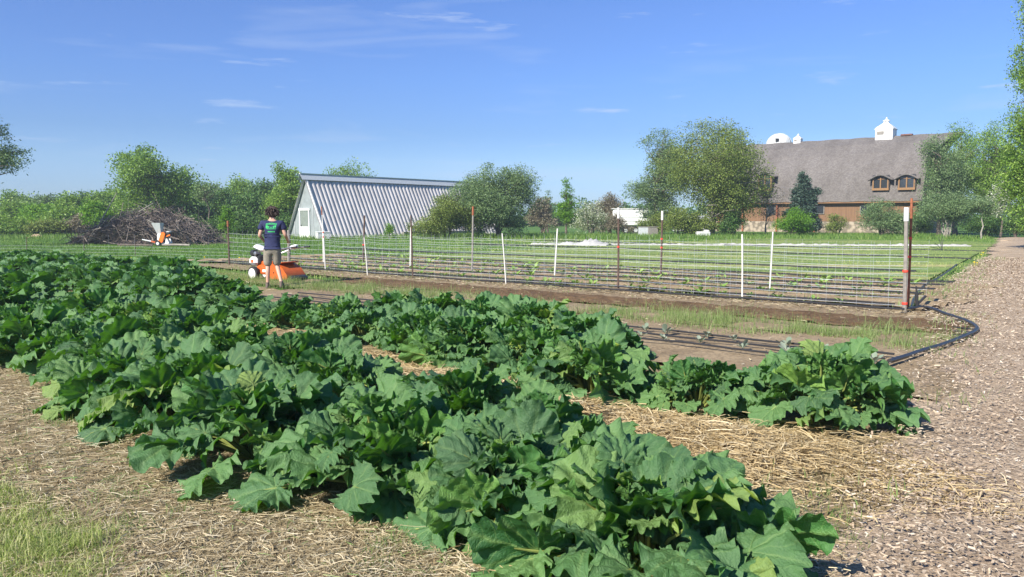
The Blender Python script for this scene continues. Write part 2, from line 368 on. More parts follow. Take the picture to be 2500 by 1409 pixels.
def blades(name, xy, z, h, w, m, var, lean=.35, K=3, **kw):
    N = len(xy); a = rng.random(N)*2*PI; le = np.abs(rng.normal(0, lean, N))
    P = np.empty((N,K,3))
    for k in range(K):
        f = k/(K-1); P[:,k,0] = xy[:,0]+np.cos(a)*h*le*f*f*1.3; P[:,k,1] = xy[:,1]+np.sin(a)*h*le*f*f*1.3; P[:,k,2] = z+h*f*(1-.35*le*f)
    W = w[:,None]*np.linspace(1, .12, K)[None,:]
    b = rng.random(N)*PI; sd = np.stack([np.cos(b), np.sin(b), np.zeros(N)], -1)
    return strips(name, P, W, sd, [m], var, **kw)
def in_view(x, y, mg=.6): return (y > 2.2) & (np.abs(x) < y*.665+mg)
def frame_xy(frame, s, t):
    D, Nn = (DF, NF) if frame == 'f' else (DB, NB)
    return D.x*s+Nn.x*t, D.y*s+Nn.y*t
def mulch_z(s, t): return .004 + .035*(vnoise(s, t, 2.2, 1)+.5*vnoise(s, t, 2.2*2.3, 2))

# ------------------------------------------------------------------ ground stuff
GAPS = [(G(1395,1050), .86), (G(1085,980), .92), (G(745,885), 1.08), (G(550,825), 1.0), (G(220,775), 1.25), (G(60,740), .9)]   # bare straw patches in the bed
def build_stuff():
    # clippings on the mulch, front left
    N = 170000; y = 2.8+ (rng.random(N)**1.6)*9; x = rng.uniform(-1,1,N)*(y*.67+.3)
    s = x*DB.x+y*DB.y; t = x*NB.x+y*NB.y
    k = (t < 4.9+.3*rng.normal(0,1,N)) & (x < 1.6+.0*y) ; x=x[k];y=y[k];s=s[k];t=t[k];N=len(x)
    green = vnoise(x, y, 1.1, 11)
    var = np.clip(rng.beta(2,2,N)*.86 + (rng.random(N) < green*.35)*.4, 0, 1)
    ribbons_flat('grass_clippings', np.stack([x,y],-1), mulch_z(s,t)+rng.random(N)*.025, rng.uniform(.02,.085,N)*(1+y*.05)*np.where(rng.random(N)<.06,1.8,1), rng.uniform(.0014,.0034,N)*(1+y*.10), M['hay'], var, dirbias=None, curl=.3, kind='stuff', label='dried mown grass clippings spread over the ground in the left foreground', cat='grass clippings')
    # golden straw in the aisle between the rows
    N = 42000; s = rng.uniform(0.2, 16, N)**1.0; s = .2+ (rng.random(N)**1.5)*17; t = rng.normal(5.0, .33, N)
    wide = rng.random(N) < .5; s = np.where(wide, rng.uniform(1.95, 4.1, N), s); t = np.where(wide, rng.normal(4.8, .32, N), t)
    x, y = frame_xy('b', s, t); k = in_view(x, y); x=x[k];y=y[k];s=s[k];t=t[k];N=len(x)
    mound = .10*np.exp(-((t-4.8)/.45)**2)*(vnoise(s,t,1.7,5)+.3)
    ribbons_flat('straw_mulch', np.stack([x,y],-1), .03+mound*rng.random(N)+.02*rng.random(N), rng.uniform(.07,.24,N), rng.uniform(.003,.006,N)*(1+y*.04), M['straw'], np.clip(rng.beta(2.4,2,N),0,1), tilt=.3, curl=.35, kind='stuff', label='golden straw heaped between the rhubarb rows and towards the path', cat='straw')
    # straw heaped in the gaps of the bed
    N = 16000; gi = rng.integers(0, 5, N); gx = np.array([g[0].x for g in GAPS]); gy = np.array([g[0].y for g in GAPS])
    x = gx[gi]+rng.normal(0,.26,N); y = gy[gi]+rng.normal(0,.26,N); r2 = (x-gx[gi])**2+(y-gy[gi])**2
    ribbons_flat('straw_heaps', np.stack([x,y],-1), .04+.20*np.exp(-r2/.09)*rng.random(N)**.5, rng.uniform(.06,.2,N), rng.uniform(.004,.007,N)*(1+y*.05), M['straw'], rng.beta(2,2.3,N), tilt=.35, curl=.3, kind='stuff', label='small heaps of straw showing in the gaps between rhubarb plants', cat='straw')
    # green grass tuft patch, lower left corner
    N = 42000; x = rng.uniform(-3.6,-.9,N); y = rng.uniform(2.7,4.9,N)
    c = (vnoise(x, y, 3.1, 21)-.5)*.55 + ((-1.62-(y-3.3)*1.17)-x)*.9 + .62
    k = c > .66+.08*rng.normal(0,1,N); x=x[k];y=y[k]; N=len(x)
    blades('grass', np.stack([x,y],-1), np.full(N,.02), rng.uniform(.03,.10,N)*(.45+vnoise(x,y,6,3)), rng.uniform(.004,.007,N), M['grass'], np.clip(rng.beta(3,1.8,N),0,1), lean=.7, kind='stuff', label='bright green and yellow grass in the lower left corner', cat='grass')
    # stray green sprigs in the clippings and on the path's edge
    N = 3200; cx = rng.integers(0, 90, N); gx = rng.uniform(-4.5, .6, 90); gy = rng.uniform(3.0, 8.5, 90); gx[:6] = [1.62,1.7,1.55,1.8,1.66,1.9]; gy[:6] = [3.75,3.95,4.1,4.3,3.6,4.6]
    x = gx[cx]+rng.normal(0,.05,N); y = gy[cx]+rng.normal(0,.05,N); k = in_view(x,y); x=x[k];y=y[k];N=len(x)
    blades('stray_weeds', np.stack([x,y],-1), np.full(N,.03), rng.uniform(.03,.10,N), rng.uniform(.003,.006,N), M['weeds'], rng.random(N)*.7, lean=.8, kind='stuff', label='small green weeds poking through the dry clippings and chips', cat='weeds')
    # weeds strip in front of the tilled strip
    N = 26000; s = 1.8+rng.random(N)**1.2*19; t = rng.normal(10.55, .42, N)
    dens = vnoise(s, t, 1.6, 31); k = (dens > .44) & (t > 9.6); s=s[k];t=t[k]; x,y = frame_xy('f', s, t); N=len(x)
    blades('weeds', np.stack([x,y],-1), np.full(N,.05), rng.uniform(.05,.25,N)*(.35+1.0*vnoise(s,t,2.8,33)), rng.uniform(.005,.010,N), M['weeds'], np.clip(rng.beta(2,2,N),0,1), lean=.5, kind='stuff', label='pale green weeds growing in a strip beside the tilled soil', cat='weeds')
    # small weeds on soil, verge and bottom of fence
    N = 6000; s = rng.uniform(1.8, 22, N); t = np.where(rng.random(N)<.5, rng.normal(13.6,.2,N), rng.uniform(9.8,13.0,N))
    k = vnoise(s, t, 2.6, 41) > .58; s=s[k];t=t[k]; x,y = frame_xy('f', s, t); N=len(x)
    blades('sparse_weeds', np.stack([x,y],-1), np.full(N,.07), rng.uniform(.04,.12,N), rng.uniform(.006,.010,N), M['weeds'], rng.random(N), lean=.6, kind='stuff', label='thin scattered weeds along the foot of the net fence', cat='weeds')
    # strewn dry bits on soil
    N = 9000; s = rng.uniform(1.6, 22, N); t = np.where(rng.random(N)<.6, rng.normal(13.45,.28,N), rng.uniform(7.4,20,N)); x,y = frame_xy('f', s, t)
    ribbons_flat('dry_litter', np.stack([x,y],-1), np.full(N,.10), rng.uniform(.04,.12,N), rng.uniform(.006,.012,N), M['hay'], rng.beta(2,2,N)*.85, kind='stuff', label='dry plant litter strewn along the soil by the fence', cat='litter')
    # weeds and thin rows of small greens in the fenced plot
    N = 16000; row = np.array([14.05,14.35,15.3,15.6,16.42,16.8,17.6,18.0,18.7,19.3,19.8])[rng.integers(0,11,N)]; s = rng.uniform(3.0,24,N); t = row + rng.normal(0,.07,N)
    k = vnoise(s, row, 2.2, 71)+.25*rng.normal(0,1,N) > .55; s=s[k];t=t[k]; x,y = frame_xy('f', s, t); N=len(x)
    blades('row_weeds', np.stack([x,y],-1), np.full(N,.09), rng.uniform(.05,.14,N), rng.uniform(.016,.034,N), M['weeds'], rng.random(N), lean=.8, kind='stuff', label='tiny greens and weeds along the drip lines behind the net', cat='weeds')
    # far field grass
    N = 110000; d = 14+46*rng.random(N)**.8; x = rng.uniform(-1,1,N)*d*.68; y = d
    s = x*DF.x+y*DF.y; t = x*NF.x+y*NF.y
    pathx = np.interp(y, [2.2,3.4,8.4,12.8,20,28,39,58.5], [1.05,1.45,4.3,6.9,11.5,17,24,36.5])
    k = (x < pathx) & ~((t > 9.3) & (t < 20.0) & (s < 17+4*(vnoise(t,t*0,1,3))) & ~((s > 15.3) & (t > 9.6) & (t < 13.2))) & (t > 9.0) ; x=x[k];y=y[k];t=t[k];N=len(x)
    stripe = .5+.5*np.sin(t*1.15+.6*np.sin(t*.31))
    var = np.clip(rng.beta(2,3,N)*.6 + stripe*.34 + .36*np.clip((x+8)/10,0,1)*(t<46) - .16*np.clip(-(x+6)/4,0,1), 0, 1)
    blades('field_grass', np.stack([x,y],-1), np.zeros(N), np.where((x > -7) & (t > 20), .75, 1.0)*rng.uniform(.05,.16,N)*(.7+.4*stripe), rng.uniform(.010,.022,N)*(1+y*.02), M['fieldgrass'], var, lean=.5, kind='stuff', label='green grass and cover crop in stripes across the far field', cat='grass')
    # taller rough grass before the trees
    N = 26000; d = rng.uniform(56, 68, N); x = rng.uniform(-1,1,N)*d*.68
    k = x < 35; x=x[k];d=d[k];N=len(x)
    blades('rough_grass', np.stack([x,d],-1), np.zeros(N), rng.uniform(.15,.42,N), rng.uniform(.04,.07,N), M['fieldgrass'], rng.beta(2,4,N), lean=.4, kind='stuff', label='taller dark grass along the far edge of the field', cat='grass')
build_stuff()

# ------------------------------------------------------------------ rhubarb
def rhubarb_mat():
    m, N, L, bs = new_mat('rhubarb leaf')
    a = N.new("ShaderNodeAttribute"); a.attribute_name = 'var'
    ve = N.new("ShaderNodeAttribute"); ve.attribute_name = 'vein'
    lc = N.new("ShaderNodeAttribute"); lc.attribute_name = 'leafco'
    r = ramp(N, L, a.outputs['Fac'], [(0,(.034,.115,.034)),(.4,(.072,.205,.054)),(.75,(.15,.31,.068)),(1,(.30,.40,.06))])
    n = noise_node(N, L, 9, 5, .6, vec=lc.outputs['Vector']); rr = ramp(N, L, n.outputs[0], [(.3,(.8,.85,.85)),(.7,(1.22,1.15,1.1))])
    col = mixc(N, L, 1.0, r.outputs[0], rr.outputs[0], 'MULTIPLY')
    # side veins fanning out of the midrib
    sx = N.new("ShaderNodeSeparateXYZ"); L.new(lc.outputs['Vector'], sx.inputs[0])
    def mth(op, x, y=None):
        k = N.new("ShaderNodeMath"); k.operation = op
        for i, q in enumerate([x, y]):
            if q is None: continue
            if hasattr(q, 'links'): L.new(q, k.inputs[i])
            else: k.inputs[i].default_value = q
        return k.outputs[0]
    nd = noise_node(N, L, 3.5, 2, .5, vec=lc.outputs['Vector'])
    q = mth('ADD', mth('SUBTRACT', sx.outputs[1], mth('MULTIPLY', mth('ABSOLUTE', sx.outputs[0]), .75)), mth('MULTIPLY', nd.outputs[0], .22))
    fr = mth('PINGPONG', mth('ADD', q, 3.0), .105)
    line = ramp(N, L, fr, [(0,(1,1,1)),(.010,(.0,.0,.0))]); line.color_ramp.elements[1].position = .011
    vfac = mth('MAXIMUM', mth('MULTIPLY', line.outputs[0], .35), mth('MULTIPLY', ve.outputs['Fac'], .9))
    col = mixc(N, L, vfac, col, (.30,.46,.14))
    # paler matt underside
    geo = N.new("ShaderNodeNewGeometry"); col = mixc(N, L, geo.outputs['Backfacing'], col, mixc(N, L, .45, col, (.12,.20,.10)))
    L.new(col, bs.inputs['Base Color']); bs.inputs['Roughness'].default_value = .46; bs.inputs['Specular IOR Level'].default_value = .36
    n2 = noise_node(N, L, 26, 4, .6, vec=lc.outputs['Vector'])
    hgt = mth('ADD', mth('MULTIPLY', mth('SINE', mth('MULTIPLY', fr, 14.9)), .30), n2.outputs[0])
    bump(N, L, bs, hgt, .7, .014)
    tr = N.new("ShaderNodeBsdfTranslucent"); tr.inputs['Color'].default_value = (.12,.34,.015,1)
    ms = N.new("ShaderNodeMixShader"); ms.inputs[0].default_value = .24
    L.new(bs.outputs[0], ms.inputs[1]); L.new(tr.outputs[0], ms.inputs[2]); L.new(ms.outputs[0], N['Material Output'].inputs[0])
    return m
M['rhubarb'] = rhubarb_mat()
VEINS = [0, 32, -32, 68, -68, 112, -112]
def leaf_arrays(seed, hi=True, young=False):
    g = np.random.default_rng(seed)
    nth, nr = (128, 12) if hi else (52, 5)
    th = np.linspace(-168, 168, nth)
    if hi:
        th = np.sort(np.r_[th, [v+e for v in VEINS for e in (-1.6, 0, 1.6)]])
    nth = len(th); thr = np.radians(th)
    Rr = np.interp(np.abs(th), [0,12,32,68,95,112,140,158,168], [1.0,.96,.86,.74,.66,.62,.55,.42,.20])
    for v in VEINS: Rr = Rr + .03*np.exp(-((th-v)/13)**2)
    ph = g.random(6)*6.28
    Rr = Rr*(.98 + .06*np.abs(np.sin(thr*5.5+ph[0])) + .055*np.abs(np.sin(thr*9.5+ph[1])) + .03*np.abs(np.sin(thr*17+ph[2])) + .05*np.sin(thr*2.3+ph[3]))
    rr = np.linspace(0, 1, nr+1)[1:]**.75
    T, Q = np.meshgrid(thr, rr); RR = Rr[None,:]*Q
    X = RR*np.sin(T)*g.uniform(.9,1.1); Y = RR*np.cos(T)
    dv = np.min(np.abs(np.degrees(T)[...,None]-np.array(VEINS)), -1)
    vein = np.exp(-(dv/1.9)**2)*(1-.75*Q)
    pillow = (1-np.exp(-(dv/9)**2))*np.minimum(1, Q*1.8)*(1-.25*Q)
    amp = g.uniform(.12,.23)*(1.4 if young else 1)
    ruf = amp*(.55*Q**1.8*np.sin(T*g.uniform(2.5,4.5)+ph[3]) + .50*Q**4*np.sin(T*g.uniform(9,12)+ph[4]) + .42*Q**5.5*np.sin(T*g.uniform(16,21)+ph[5]) + .25*Q**7*np.sin(T*29+ph[0]))
    pk = (.022*np.sin(X*17+ph[0]*3)*np.sin(Y*15+ph[1]*3) + .012*np.sin(X*31+ph[2]*3)*np.sin(Y*37+ph[4]*3))*(1.8 if young else 1)
    fold = g.uniform(-.12,.22); dr = g.uniform(.0,.42); sd = g.uniform(-.05,.35)
    Z = .055*pillow + ruf + pk + fold*np.abs(X) - dr*np.maximum(Y,0)**2 - sd*X**2 - .12*np.minimum(Y,0)**2
    X = X*(1-.12*sd*Q)
    V = np.concatenate([[[0,0,0]], np.stack([X,Y,Z],-1).reshape(-1,3)])
    co = np.concatenate([[[0,0,0]], np.stack([RR*np.sin(T),RR*np.cos(T),0*T],-1).reshape(-1,3)])
    vn = np.r_[1, vein.ravel()]
    i = np.arange(nr-1)[:,None]*nth + np.arange(nth-1)[None,:] + 1
    Fq = np.stack([i, i+nth, i+nth+1, i+1], -1).reshape(-1,4)
    j = np.arange(nth-1); Ft = np.stack([0*j, j+1, j+2, j+2], -1)   # degenerate quad replaced below
    return V, Fq, Ft[:, :3], co, vn
def leaf_mesh(seed, var):
    V, Fq, Ft, co, vn = leaf_arrays(seed)
    faces = [tuple(map(int,f)) for f in Ft] + [tuple(map(int,f)) for f in Fq]
    me = np_mesh('leaf', V, faces, [M['rhubarb']], {'var': np.full(len(V), var), 'vein': vn, 'leafco': co})
    return me
LEAVES = [leaf_mesh(100+i, min(1, max(0, random.gauss(.47,.28)))) for i in range(44)] + [leaf_mesh(300+i, random.uniform(.85,1)) for i in range(2)]
LOW = [leaf_arrays(500+i, False) for i in range(14)]

def leaf_layout(rnd, n, rad):
    """stalk curves and leaf frames of one plant"""
    out = []
    for i in range(n):
        f = (i+.5)/n                      # 0 centre .. 1 outer
        az = i*2.39996 + rnd.uniform(-.35,.35)
        el = R(74 - 64*f**.75 + rnd.uniform(-10,10))
        Ls = rad*(.62+.30*f)*rnd.uniform(.8,1.12)
        size = (rnd.uniform(.17,.31) if rnd.random() < .66 else rnd.uniform(.09,.17))*rad/.6
        tip = Vector((math.cos(el)*math.cos(az), math.cos(el)*math.sin(az), math.sin(el)*.95))*Ls
        tip.z = max(tip.z, .07)
        pitch = R(50 - 70*f + rnd.uniform(-32,36))
        a2 = az + rnd.gauss(0,.55)
        d = Vector((math.cos(pitch)*math.cos(a2), math.cos(pitch)*math.sin(a2), math.sin(pitch)))
        if tip.z + d.z*size < .02: d.z = (.02-tip.z)/size; d.normalize()
        up = Vector((0,0,1)); side = d.cross(up).normalized(); nrm = side.cross(d).normalized()
        roll = Matrix.Rotation(rnd.gauss(0,.5), 3, d); side = roll @ side; nrm = roll @ nrm
        out.append((tip, side, d, nrm, size, az, el))
    for i in range(int(n*.22)):           # crumpled young leaves at the heart
        az = rnd.random()*6.28; rr_ = rnd.uniform(.03,.3)*rad; tip = Vector((math.cos(az)*rr_, math.sin(az)*rr_, rnd.uniform(.35,.75)*rad))
        pitch = R(rnd.uniform(30,75)); d = Vector((math.cos(pitch)*math.cos(az), math.cos(pitch)*math.sin(az), math.sin(pitch)))
        side = d.cross(Vector((0,0,1))).normalized(); out.append((tip, side, d, side.cross(d), rnd.uniform(.12,.2)*rad/.6, az, 1.2))
    return out
def stalks_mesh(lay):
    mb = MB()
    for tip, side, d, nrm, size, az, el in lay:
        b = Vector((math.cos(az)*.05, math.sin(az)*.05, .0)); mid = b.lerp(tip, .55) + Vector((0,0,.05))
        mb.tube([b, mid, tip - d*.01 - nrm*.004, tip + d*size*.35 - nrm*size*.035], [.013,.010,.007,.003], 5, cap=False)
    return mb.mesh('stalks', M['stem'])
def plant_near(loc, rad, rnd, n, ls_=1):
    root = empty('rhubarb_plant', loc)
    lay = leaf_layout(rnd, n, rad)
    for k, (tip, side, d, nrm, size, az, el) in enumerate(lay):
        size *= ls_; me = LEAVES[rnd.randrange(44)] if rnd.random() > .02 or el > 1 else LEAVES[44+rnd.randrange(2)]
        o = bpy.data.objects.new('leaf', me); link(o, root)
        o.matrix_local = Matrix((( side.x, d.x, nrm.x, tip.x),( side.y, d.y, nrm.y, tip.y),( side.z, d.z, nrm.z, tip.z),(0,0,0,1))) @ Matrix.Diagonal((size, size, size, 1))
    obj('stalks', stalks_mesh(lay), root)
    return root
FARP = []
def make_far(seed):
    rnd = random.Random(seed); lay = leaf_layout(rnd, 66, .6)
    Vs, Fs, cos_, vns, vars_ = [], [], [], [], []; b = 0
    for tip, side, d, nrm, size, az, el in lay:
        V, Fq, Ft, co, vn = LOW[rnd.randrange(len(LOW))]
        Mx = np.array([list(side), list(d), list(nrm)])*size
        Vs.append(V@Mx + np.array(tip)); Fs += [tuple(int(q)+b for q in f) for f in Ft] + [tuple(int(q)+b for q in f) for f in Fq]
        cos_.append(co); vns.append(vn); vars_.append(np.full(len(V), min(1,max(0,rnd.gauss(.42,.2))))); b += len(V)
    return np_mesh('foliage', np.concatenate(Vs), Fs, [M['rhubarb']], {'var': np.concatenate(vars_), 'vein': np.concatenate(vns), 'leafco': np.concatenate(cos_)}), stalks_mesh(lay)
def build_rhubarb():
    far = [make_far(900+i) for i in range(6)]
    rnd = random.Random(11)
    ordn = ['first','second','third','fourth','fifth','sixth','seventh','eighth','ninth','tenth','eleventh','twelfth','thirteenth','fourteenth','fifteenth','sixteenth','seventeenth','eighteenth','nineteenth','twentieth','twenty-first','twenty-second','twenty-third','twenty-fourth','twenty-fifth','twenty-sixth','twenty-seventh','twenty-eighth']
    rows = {
     'front row': [(1.86,2.85,.64),(2.72,2.80,.60),(3.55,2.66,.66),(4.6,2.58,.66),(5.6,2.62,.66),(6.6,2.62,.62),(7.6,2.72,.62),(8.6,2.8,.58),(9.7,2.8,.6),(10.7,2.8,.6)],
     'row before the straw aisle': [(2.45,3.45,.44),(3.2,3.8,.56),(4.15,3.95,.60),(5.2,3.9,.60)] + [(6.25+1.02*i, 3.9, .58 + .04*(i%2)) for i in range(10)],
     'row behind the straw aisle': [(2.25,5.95,.66),(3.1,5.75,.50),(4.0,5.55,.60),(5.0,5.85,.60),(5.95,5.75,.62),(6.95,5.95,.58)] + [(7.95+1.03*i, 5.95+.2*(i%3==1), .50 if i < 5 else .56) for i in range(19)],
     'row by the bare bed': [(5.2,7.0,.60),(6.2,7.1,.62),(7.2,7.15,.60),(8.2,7.2,.58),(9.2,7.2,.50)] + [(14.6+1.05*i, 7.15, .52) for i in range(17)],
     'last row, far left': [(17.6+1.05*i, 8.1, .62 if i in (1,2) else .50) for i in range(13)]}
    for rn, lst in rows.items():
        k = 0
        for s, t, r in lst:
            s += rnd.uniform(-.1,.1); t += rnd.uniform(-.12,.12); p = fb(s, t, .03)
            for gp, gr in GAPS:
                d = Vector((p.x-gp.x, p.y-gp.y, 0))
                if d.length < gr: p += d.normalized()*(gr-d.length)*.85; r *= .93
            if abs(p.x) > p.y*.67+.75: continue
            if p.y < 11.5:
                root = plant_near(p, r*.97, rnd, 74 if r > .55 else 52, .86 if p.y < 6.5 else .95)
            else:
                root = empty('rhubarb_plant', p, rnd.random()*6.28); fo, sk = far[rnd.randrange(6)]
                obj('foliage', fo, root); obj('stalks', sk, root); sc = r/.6*rnd.uniform(.92,1.1); root.scale = (sc, sc, sc*rnd.uniform(.92,1.08))
            look = 'big' if r > .63 else ('small' if r < .52 else 'dark green')
            tag(root, '%s rhubarb plant, %s from the path in the %s' % (look, ordn[k], rn), 'rhubarb plant', 'rhubarb plants in the garden bed')
            k += 1
build_rhubarb()

# ------------------------------------------------------------------ trees
LC = {
 'spring': leafmat('spring green leaves', [(0,(.09,.175,.028)),(.5,(.19,.32,.05)),(1,(.34,.46,.11))], .3, (.25,.42,.04)),
 'bright': leafmat('bright green leaves', [(0,(.07,.17,.015)),(.5,(.13,.28,.02)),(1,(.24,.40,.04))], .35, (.28,.50,.03)),
 'greyg': leafmat('grey green leaves', [(0,(.09,.15,.06)),(.5,(.17,.26,.105)),(1,(.31,.41,.19))], .3, (.22,.32,.10)),
 'olive': leafmat('olive leaves', [(0,(.09,.14,.03)),(.5,(.185,.255,.05)),(1,(.34,.40,.11))], .3, (.25,.28,.05)),
 'brown': leafmat('brownish buds', [(0,(.14,.125,.08)),(.5,(.25,.22,.15)),(1,(.38,.35,.24))], .25, (.25,.2,.1)),
 'deep': leafmat('deep green leaves', [(0,(.045,.11,.025)),(.5,(.09,.18,.04)),(1,(.17,.28,.07))], .25, (.12,.26,.03)),
 'spruce': leafmat('spruce needles', [(0,(.025,.055,.035)),(.5,(.05,.09,.06)),(1,(.09,.14,.10))], .1, (.06,.12,.05)),
 'blossom': leafmat('white blossom', [(0,(.10,.16,.04)),(.4,(.18,.25,.09)),(.55,(.62,.64,.50)),(1,(.85,.85,.76))], .3, (.5,.55,.3)),
 'whiteb': leafmat('pale blossom', [(0,(.5,.5,.42)),(1,(.85,.83,.78))], .3, (.5,.5,.4)),
}
def crown_mesh(lobes, ncl, per, ls, seed, lmat, crad=.22, hollow=.45, droop=0, aspect=.55):
    g = np.random.default_rng(seed); lob = np.array(lobes, float); ncl = int(ncl*1.7); per = int(per*1.25); ls = ls*.84; crad = crad*.85
    vol = lob[:,3]*lob[:,4]*lob[:,5]; idx = g.choice(len(lob), ncl, p=vol/vol.sum())
    d = g.normal(size=(ncl,3)); d /= np.linalg.norm(d, axis=1)[:,None]; r = g.random(ncl)**hollow
    C = lob[idx,:3] + d*r[:,None]*lob[idx,3:6]
    C[:,2] = np.maximum(C[:,2], .15)
    cr = crad*g.uniform(.6,1.4,ncl)
    cv = g.normal(.45,.17,ncl)
    n = ncl*per; ci = np.repeat(np.arange(ncl), per)
    off = np.clip(g.normal(size=(n,3)),-1.8,1.8)*cr[ci][:,None]*np.array([1,1,.65]); off[:,2] -= droop*np.abs(g.normal(size=n))*cr[ci]
    P = C[ci]+off; P[:,2] = np.maximum(P[:,2], .05)
    nn = g.normal(size=(n,3))+np.array([0,0,.9]); nn /= np.linalg.norm(nn,axis=1)[:,None]
    a = np.cross(nn, g.normal(size=(n,3))); a /= np.linalg.norm(a,axis=1)[:,None]; b = np.cross(nn, a)
    L_ = ls*g.uniform(.6,1.35,n)[:,None]; Wd = L_*aspect
    V = np.stack([P-a*L_/2, P-b*Wd/2+a*L_*.05, P+a*L_/2, P+b*Wd/2+a*L_*.05], 1).reshape(-1,3)
    Fq = np.arange(n*4).reshape(-1,4)
    var = np.clip(cv[ci]+g.normal(0,.16,n),0,1)
    return np_mesh('crown', V, Fq, [LC[lmat]], {'var': np.repeat(var,4)}, smooth=False), C
def trunk_mesh(h, r, C, bark, seed, stems=1, spread=.2, limbs=26, top=.75):
    rnd = random.Random(seed); mb = MB(); base = []
    for k in range(stems):
        a = rnd.random()*6.28 if stems > 1 else 0; q = spread*h*(0 if stems == 1 else rnd.uniform(.4,1))
        p0 = Vector((math.cos(a)*r*(stems>1)*1.5, math.sin(a)*r*(stems>1)*1.5, -.05)); pts = [p0]
        for j in range(1,6):
            f = j/5; pts.append(Vector((p0.x+math.cos(a)*q*f+rnd.gauss(0,.02*h), p0.y+math.sin(a)*q*f+rnd.gauss(0,.02*h), h*top*f)))
        rs = [r*(1.25 if j == 0 else 1-.8*j/5) for j in range(6)]
        mb.tube(pts, rs, 7); base += pts[1:5]
    idx = list(range(len(C))); rnd.shuffle(idx)
    for i in idx[:limbs]:
        c = Vector(C[i]); b = min(base, key=lambda p: (p-c).length + (2 if p.z > c.z else 0))
        mid = b.lerp(c,.5)+Vector((rnd.gauss(0,.05*h),rnd.gauss(0,.05*h),rnd.uniform(0,.06)*h))
        mb.tube([b, mid, c], [r*.32, r*.18, r*.05], 5, cap=False)
    return mb.mesh('trunk', bark)
def rnd_lobes(rnd, w, z0, z1, n, shape='round'):
    """n lobes filling a crown of width w between z0 and z1"""
    out = []; H = z1-z0
    for i in range(n):
        f = (i+.5)/n; z = z0+H*(.12+.76*f)
        if shape == 'round': pw = math.sin(PI*min(1,max(0,.12+.8*f)))**.6
        elif shape == 'cone': pw = 1-.85*f
        elif shape == 'dome': pw = math.cos(f*PI/2*.9)**.5
        else: pw = .75-.25*abs(f-.4)
        a = rnd.random()*6.28 if i % 2 else rnd.choice((0,PI))+rnd.uniform(-.5,.5); q = w/2*pw*rnd.uniform(.35,.72)
        rr_ = max(.12*w, w/2*pw*rnd.uniform(.5,.72))
        out.append((math.cos(a)*q, math.sin(a)*q, z, rr_, rr_, min(H*.24, rr_*rnd.uniform(.75,1.1))))
    out.append((0,0,z0+H*.45, w*.27, w*.27, H*.38))
    out.append((rnd.uniform(-.1,.1)*w,0,z1-H*.14, w*.13, w*.13, H*.13))
    return out
TSEED = [0]
def tree(name, u, D, vtop, wpx, label, cat, lm='spring', group=None, v0=None, n=9, shape='round', ncl=300, per=26, ls=.2, stems=1, bark='bark', r=None, crad=None, hollow=.45, droop=0, limbs=26, aspect=.55, top=.75, lobes=None, spread=.2, tilt=0):
    TSEED[0] += 1; rnd = random.Random(TSEED[0]*31+5)
    k = D/F; x = (u-1250)*k; H = CH+(530-vtop)*k; w = wpx*k
    z0 = .3 if v0 is None else max(.1, CH+(530-v0)*k)
    root = empty(name, (x, D, 0), 0, label=label, cat=cat, group=group)
    lb = lobes or rnd_lobes(rnd, w, z0, H, n, shape)
    cr = crad or max(.16, .045*w+.10)
    me, C = crown_mesh(lb, ncl, per, ls, TSEED[0]*7, LC_key(lm), cr, hollow, droop, aspect)
    tm = trunk_mesh(H, r or max(.05, H*.02), C, M[bark], TSEED[0], stems, spread, limbs, top)
    obj('trunk', tm, root); me.name = 'crown'; obj('crown', me, root)
    return root
def LC_key(k): return k

